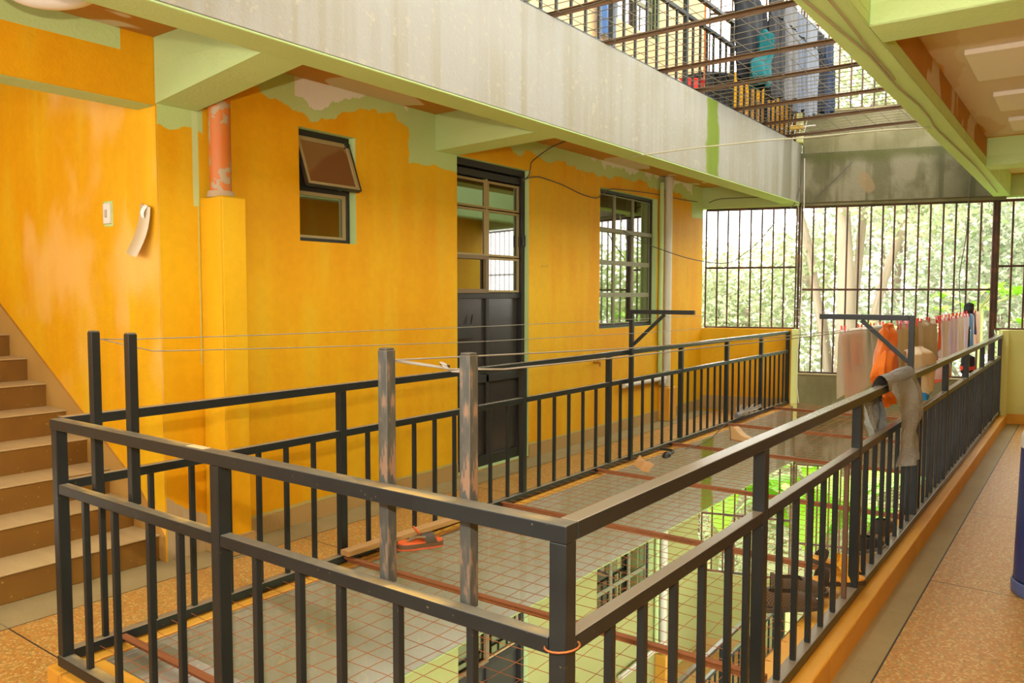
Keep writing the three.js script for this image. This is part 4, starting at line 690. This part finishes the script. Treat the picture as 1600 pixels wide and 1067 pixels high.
{ const t = hang('jacket', 'large black garment hanging from its straps over the upper railing', 'jacket', -2.14, 4.86, -6.42), m = denim(0.012, 0.014, 0.022);
  mesh('body', garment([[0, 0.12, 0.7], [-0.06, 0.0, 0.86], [-0.25, 0.1, 0.86], [-0.6, 0.18, 0.9], [-0.95, 0.25, 0.92]], 0.09, 0.03, 4), m, t); mesh('sleeve', garment([[-0.05, 0.68, 0.86], [-0.3, 0.74, 0.98], [-0.6, 0.8, 1.0]], 0.06, 0.03, 9), m, t); for (const x of [0.3, 0.55]) mesh('strap', tube([[x, 0, 0], [x + 0.04, 0.1, 0], [x + 0.1, 0.14, 0], [x + 0.12, 0, 0]], 0.008, 12, 5), M.black, t); }
{ const t = hang('bag', 'teal plastic bag hanging beside the large black garment', 'bag', -1.98, 4.42, -6.62); mesh('body', garment([[0.0, 0.28, 0.36], [-0.25, 0.26, 0.4], [-0.4, 0.02, 0.44], [-0.52, 0.0, 0.46], [-0.6, 0.1, 0.36]], 0.08, 0.05, 2), fabric(0.0, 0.085, 0.10, { t: 0 }), t); }
{ const t = thing('bucket', 'red plastic bucket on the upper floor behind the railing', 'bucket', [-2.72, YT - 0.1, -6.7]); mesh('body', lathe([[0, 0], [0.13, 0], [0.17, 0.32], [0.185, 0.33], [0.185, 0.345], [0.16, 0.335], [0.125, 0.02], [0, 0.02]], 24), two(0.72, 0.02, 0.012, 0.4), t); mesh('handle', tube([[-0.18, 0.33, 0], [-0.1, 0.42, 0], [0.1, 0.42, 0], [0.18, 0.33, 0]], 0.005, 14, 5), M.wire, t); }
{ const t = tag(mesh('sack', new THREE.SphereGeometry(1, 24, 16).scale(0.2, 0.12, 0.42), two(0.62, 0.55, 0.44, 0.9)), 'pale stuffed sack lying on the upper kerb', 'sack'); t.position.set(-2.7, YT + 0.04, -6.05); }
{ const t = thing('storage_drum', 'dark grey plastic drum standing on the upper floor by the red bucket', 'drum', [-2.9, H, -7.6]); mesh('body', lathe([[0, 0], [0.27, 0], [0.29, 0.1], [0.28, 0.2], [0.3, 0.35], [0.29, 0.58], [0.25, 0.62], [0, 0.62]], 26), M.black, t); mesh('lid', lathe([[0.3, 0.59], [0.3, 0.63], [0.05, 0.66], [0, 0.66]], 26), M.iron, t); }
{ const t = thing('broom', 'orange-handled broom standing upright by the red bucket', 'broom', [-2.64, H, -6.95]); mesh('handle', new THREE.CylinderGeometry(0.013, 0.013, 1.3, 8).translate(0, 0.75, 0), two(0.65, 0.2, 0.05), t); mesh('head', lathe([[0.02, 1.62], [0.1, 1.58], [0.13, 1.4], [0.03, 1.36], [0, 1.36]], 14), two(0.45, 0.36, 0.22), t); }
{ const t = thing('pallet', 'yellowish wooden slats leaning behind the upper railing under the jeans', 'pallet', [-2.56, H, -7.75]); [0.75, 0.5, 0.78, 0.48, 0.48, 0.46, 0.46].forEach((h, i) => mesh('slat', bx(-0.012, 0.012, 0.0, h, -i * 0.22 - 0.06, -i * 0.22, 0.003), two(0.62, 0.36, 0.13), t)); mesh('crosspiece', bx(-0.03, -0.012, 0.2, 0.27, -1.5, 0.05, 0.003), two(0.5, 0.28, 0.1), t); }
{ const t = thing('rebar_stub', 'mustard coloured sleeve with white wire ends on the corner of the white beam', 'rebar', [-2.45, YT + 0.2, -9.55], FA); mesh('sleeve', new THREE.CylinderGeometry(0.04, 0.04, 0.24, 12).rotateZ(PI / 2), two(0.62, 0.40, 0.06), t); for (let i = 0; i < 5; i++) mesh('wire_end', straight([-0.13 + i * 0.06, -0.17, 0.03], [-0.05 + i * 0.06, 0.2, 0.02], 0.007), M.whitePlastic, t); mesh('rod', straight([-0.2, 0, 0], [0.28, 0.02, 0], 0.01), M.whitePlastic, t); }
{ const t = tag(mesh('curtain', drape(0.42, 1.7, 0.05, 0.03, 6, 3), fabric(0.06, 0.16, 0.42)), 'blue curtain hanging at the upper window', 'curtain'); t.position.set(WX + 0.08, H + 2.6, -6.2); t.rotation.y = PI / 2; }

// ---------- trees and plants beyond the building ----------
const leafGeo = (() => { const g = new THREE.PlaneGeometry(1, 0.55, 2, 1), p = g.attributes.position; for (let i = 0; i < p.count; i++) { const x = p.getX(i); p.setZ(i, Math.abs(p.getY(i)) * 0.5 - x * x * 0.4); if (Math.abs(x) > 0.4) p.setY(i, p.getY(i) * 0.15); } g.computeVertexNormals(); return g; })();
const leafM = new THREE.MeshPhysicalMaterial({ color: 0xffffff, roughness: 0.6, side: THREE.DoubleSide, transmission: 0.3, thickness: 0 });
const bark = std({ map: tex(256, 512, 0, 1, 0, 2, (x, y) => mix([0.40, 0.33, 0.24], [0.22, 0.17, 0.12], fbm(x * 9, y * 3, 4))), roughness: 0.9 });
function tree(label, pos, h, tr, blobs, n, size, col, seed, group) {
  _s = seed;
  const t = thing('tree', label, 'tree', pos, 0, group);
  const tp = [[0, 0, 0], [rr(-0.2, 0.2), h * 0.35, rr(-0.2, 0.2)], [rr(-0.5, 0.5), h * 0.7, rr(-0.4, 0.4)], [rr(-0.6, 0.6), h, rr(-0.5, 0.5)]];
  const gs = [tube(tp, tr, 18, 9)]; const p = gs[0].attributes.position, c = new THREE.CatmullRomCurve3(tp.map((q) => V(...q)), false, 'catmullrom', 0.3);
  for (let i = 0; i < p.count; i++) { const k = Math.floor(i / 10) / 18, q = c.getPointAt(clamp(k)); const f = 1 - 0.65 * k; p.setXYZ(i, q.x + (p.getX(i) - q.x) * f, p.getY(i), q.z + (p.getZ(i) - q.z) * f); }
  for (const b of blobs) gs.push(tube([tp[1], [(tp[2][0] + b[0]) / 2, (h * 0.55 + b[1]) / 2, b[2] / 2], [b[0], b[1], b[2]]], tr * 0.28, 8, 6));
  mesh('trunk', gs, bark, t);
  const im = new THREE.InstancedMesh(leafGeo, leafM, n), d = new THREE.Object3D(), cl = new THREE.Color(), vol = blobs.map((b) => b[3] * b[4] * b[3]), tot = vol.reduce((a, b) => a + b, 0);
  for (let i = 0; i < n; i++) {
    let k = 0, x = rnd() * tot; while (x > vol[k] && k < blobs.length - 1) { x -= vol[k]; k++; } const b = blobs[k];
    const th = rnd() * 2 * PI, z = rr(-1, 1), r = Math.pow(rnd(), 0.45), q = Math.sqrt(1 - z * z), lump = 0.75 + 0.5 * vn(th * 2 + k * 5, z * 3 + seed);
    d.position.set(b[0] + b[3] * r * lump * q * Math.cos(th), b[1] + b[4] * r * lump * z, b[2] + b[3] * r * lump * q * Math.sin(th));
    d.rotation.set(rr(-1.2, 1.2), rnd() * 2 * PI, rr(-0.9, 0.9)); const s = size * rr(0.6, 1.3); d.scale.set(s, s, s); d.updateMatrix(); im.setMatrixAt(i, d.matrix);
    const g = rr(0.8, 1.2), w = rnd(); cl.setRGB(col[0] * g * (0.9 + 0.3 * w), col[1] * g, col[2] * g * (0.8 + 0.3 * w)); im.setColorAt(i, cl);
  }
  im.name = 'foliage'; im.userData.kind = 'stuff'; im.castShadow = im.receiveShadow = true; t.add(im);
  return t;
}
const G0 = -7.2;
const BL = (h, w) => [[0, h, 0, w, w * 0.8], [-w * 0.8, h * 0.75, 0.3, w * 0.8, w * 0.7], [w * 0.85, h * 0.7, -0.2, w * 0.8, w * 0.7], [0.2, h * 0.5, 0.6, w * 0.9, w * 0.6], [-0.3 * w, h * 1.15, -0.4, w * 0.6, w * 0.6]];
tree('pale leafy tree behind the left section of the grille', [-7.2, G0, -20], 8.5, 0.18, BL(7.6, 2.3), 14000, 0.17, [0.41, 0.48, 0.29], 11);
tree('big tree with a thick bare trunk behind the middle of the grille', [-4.1, G0, -19.5], 13, 0.36, [[-1.5, 9.6, -1, 1.6, 1.2], [1.8, 11.5, 0.5, 2.2, 1.6], [-2, 13.2, 0, 2.2, 1.6], [0.5, 14.5, -0.5, 2.6, 1.8]], 11000, 0.17, [0.42, 0.49, 0.29], 12);
tree('tall grey-green tree right of the thick trunk', [-0.8, G0, -23], 12, 0.2, BL(10, 3.0), 15000, 0.18, [0.38, 0.45, 0.32], 13);
tree('bushy yellow-green tree low behind the washing', [-2.2, G0, -16.5], 6.5, 0.14, BL(5.8, 1.7), 10000, 0.15, [0.44, 0.52, 0.28], 14);
tree('low pale bush filling the grille left of the pier', [-6.2, G0, -15.5], 6.3, 0.12, BL(5.6, 1.6), 9000, 0.15, [0.45, 0.52, 0.32], 15);
tree('dark bushy tree seen through the right section of the grille', [2.6, G0, -20], 9, 0.18, BL(8.5, 2.6), 13000, 0.18, [0.36, 0.50, 0.16], 16);
tree('hazy far tree closing the view on the left', [-13, G0, -33], 10, 0.25, BL(8.2, 3.6), 9000, 0.3, [0.45, 0.50, 0.39], 17);
tree('hazy far tree closing the view in the middle', [-6, G0, -36], 15, 0.25, BL(12.5, 4.5), 11000, 0.32, [0.45, 0.50, 0.39], 18);
tree('hazy far tree closing the view on the right', [2.5, G0, -36], 15, 0.25, BL(13, 5), 11000, 0.32, [0.44, 0.50, 0.36], 19);
// broad-leaved plants: long arching leaves from a stem
function bigLeaf(L, W, droop, fold) { const nu = 6, nv = 14, pos = [], uv = [], idx = []; for (let j = 0; j <= nv; j++) for (let i = 0; i <= nu; i++) { const v = j / nv, u = i / nu * 2 - 1, w = W * Math.pow(Math.sin(PI * Math.min(1, 0.06 + v * 0.94)), 0.6) * 0.5; pos.push(u * w, L * v * (0.75 - 0.1 * v) - droop * v * v * L + Math.abs(u) * w * fold + 0.015 * Math.sin(v * 40), L * v * 0.75); uv.push(u, v); if (i < nu && j < nv) { const q = j * (nu + 1) + i; idx.push(q, q + 1, q + nu + 1, q + 1, q + nu + 2, q + nu + 1); } } const g = new THREE.BufferGeometry(); g.setAttribute('position', new THREE.Float32BufferAttribute(pos, 3)); g.setAttribute('uv', new THREE.Float32BufferAttribute(uv, 2)); g.setIndex(idx); g.computeVertexNormals(); return g; }
const leafVar = [bigLeaf(2.0, 0.6, 0.3, 0.25), bigLeaf(2.2, 0.7, 0.55, 0.2), bigLeaf(1.8, 0.55, 0.75, 0.3)];
const bigM = [[0.34, 0.66, 0.03], [0.42, 0.72, 0.06], [0.26, 0.58, 0.05]].map((c) => new THREE.MeshPhysicalMaterial({ color: lin(...c), roughness: 0.45, side: THREE.DoubleSide, transmission: 0.35, thickness: 0 }));
const stemM = std({ color: lin(0.3, 0.32, 0.12), roughness: 0.7 });
function banana(label, pos, h, n, seed, sc = 1) { _s = seed; const t = thing('banana_plant', label, 'plant', pos); mesh('stem', new THREE.CylinderGeometry(0.08, 0.13, h, 12).translate(0, h / 2, 0), stemM, t); for (let i = 0; i < n; i++) { const m = mesh('leaf', leafVar[i % 3], bigM[Math.floor(rnd() * 3)], t); m.position.y = h - 0.05 - 0.04 * (i % 4); m.rotation.y = i * 2.4 + rr(-0.3, 0.3); m.scale.setScalar(sc * rr(0.8, 1.15)); } return t; }
banana('banana plant with broad bright leaves below, left one behind the lower grille', [-4.3, G0, -11.6], 5.4, 12, 21, 1.15);
banana('banana plant with broad bright leaves below, in the middle of the lower grille', [-2.5, G0, -12.0], 5.2, 13, 22, 1.15);
banana('banana plant with broad bright leaves behind the right-hand balusters', [-0.7, G0, -12.3], 4.9, 12, 23, 1.15);
function papaya(label, pos, h, seed, R) { _s = seed; const t = thing('papaya_plant', label, 'plant', pos); mesh('stem', new THREE.CylinderGeometry(0.05, 0.09, h, 10).translate(0, h / 2, 0), stemM, t);
  const lobe = leafVar.map((g) => g.clone().scale(0.16, 0.16, 0.16)); for (let i = 0; i < 12; i++) { const a = i * 2.4, d = R * rr(0.6, 1), y = h + rr(-0.35, 0.3), cx = Math.cos(a) * d, cz = Math.sin(a) * d; mesh('stalk', straight([0, h - 0.1, 0], [cx, y, cz], 0.012), stemM, t); const ls = []; for (let k = 0; k < 7; k++) ls.push(lobe[k % 3].clone().rotateY(k * 0.9 + a).translate(cx, y, cz)); mesh('leaf', ls, bigM[i % 2], t); } return t; }
papaya('bright green papaya crown behind the right end of the middle grille', [-0.75, G0, -15.2], 8.7, 31, 0.7);
papaya('lower papaya crown behind the right section of the grille', [0.5, G0, -15.8], 8.1, 32, 0.75);
papaya('small leafy crown just above the washing line', [-2.3, G0, -15.9], 7.9, 33, 0.6);

renderer.render(scene, camera);
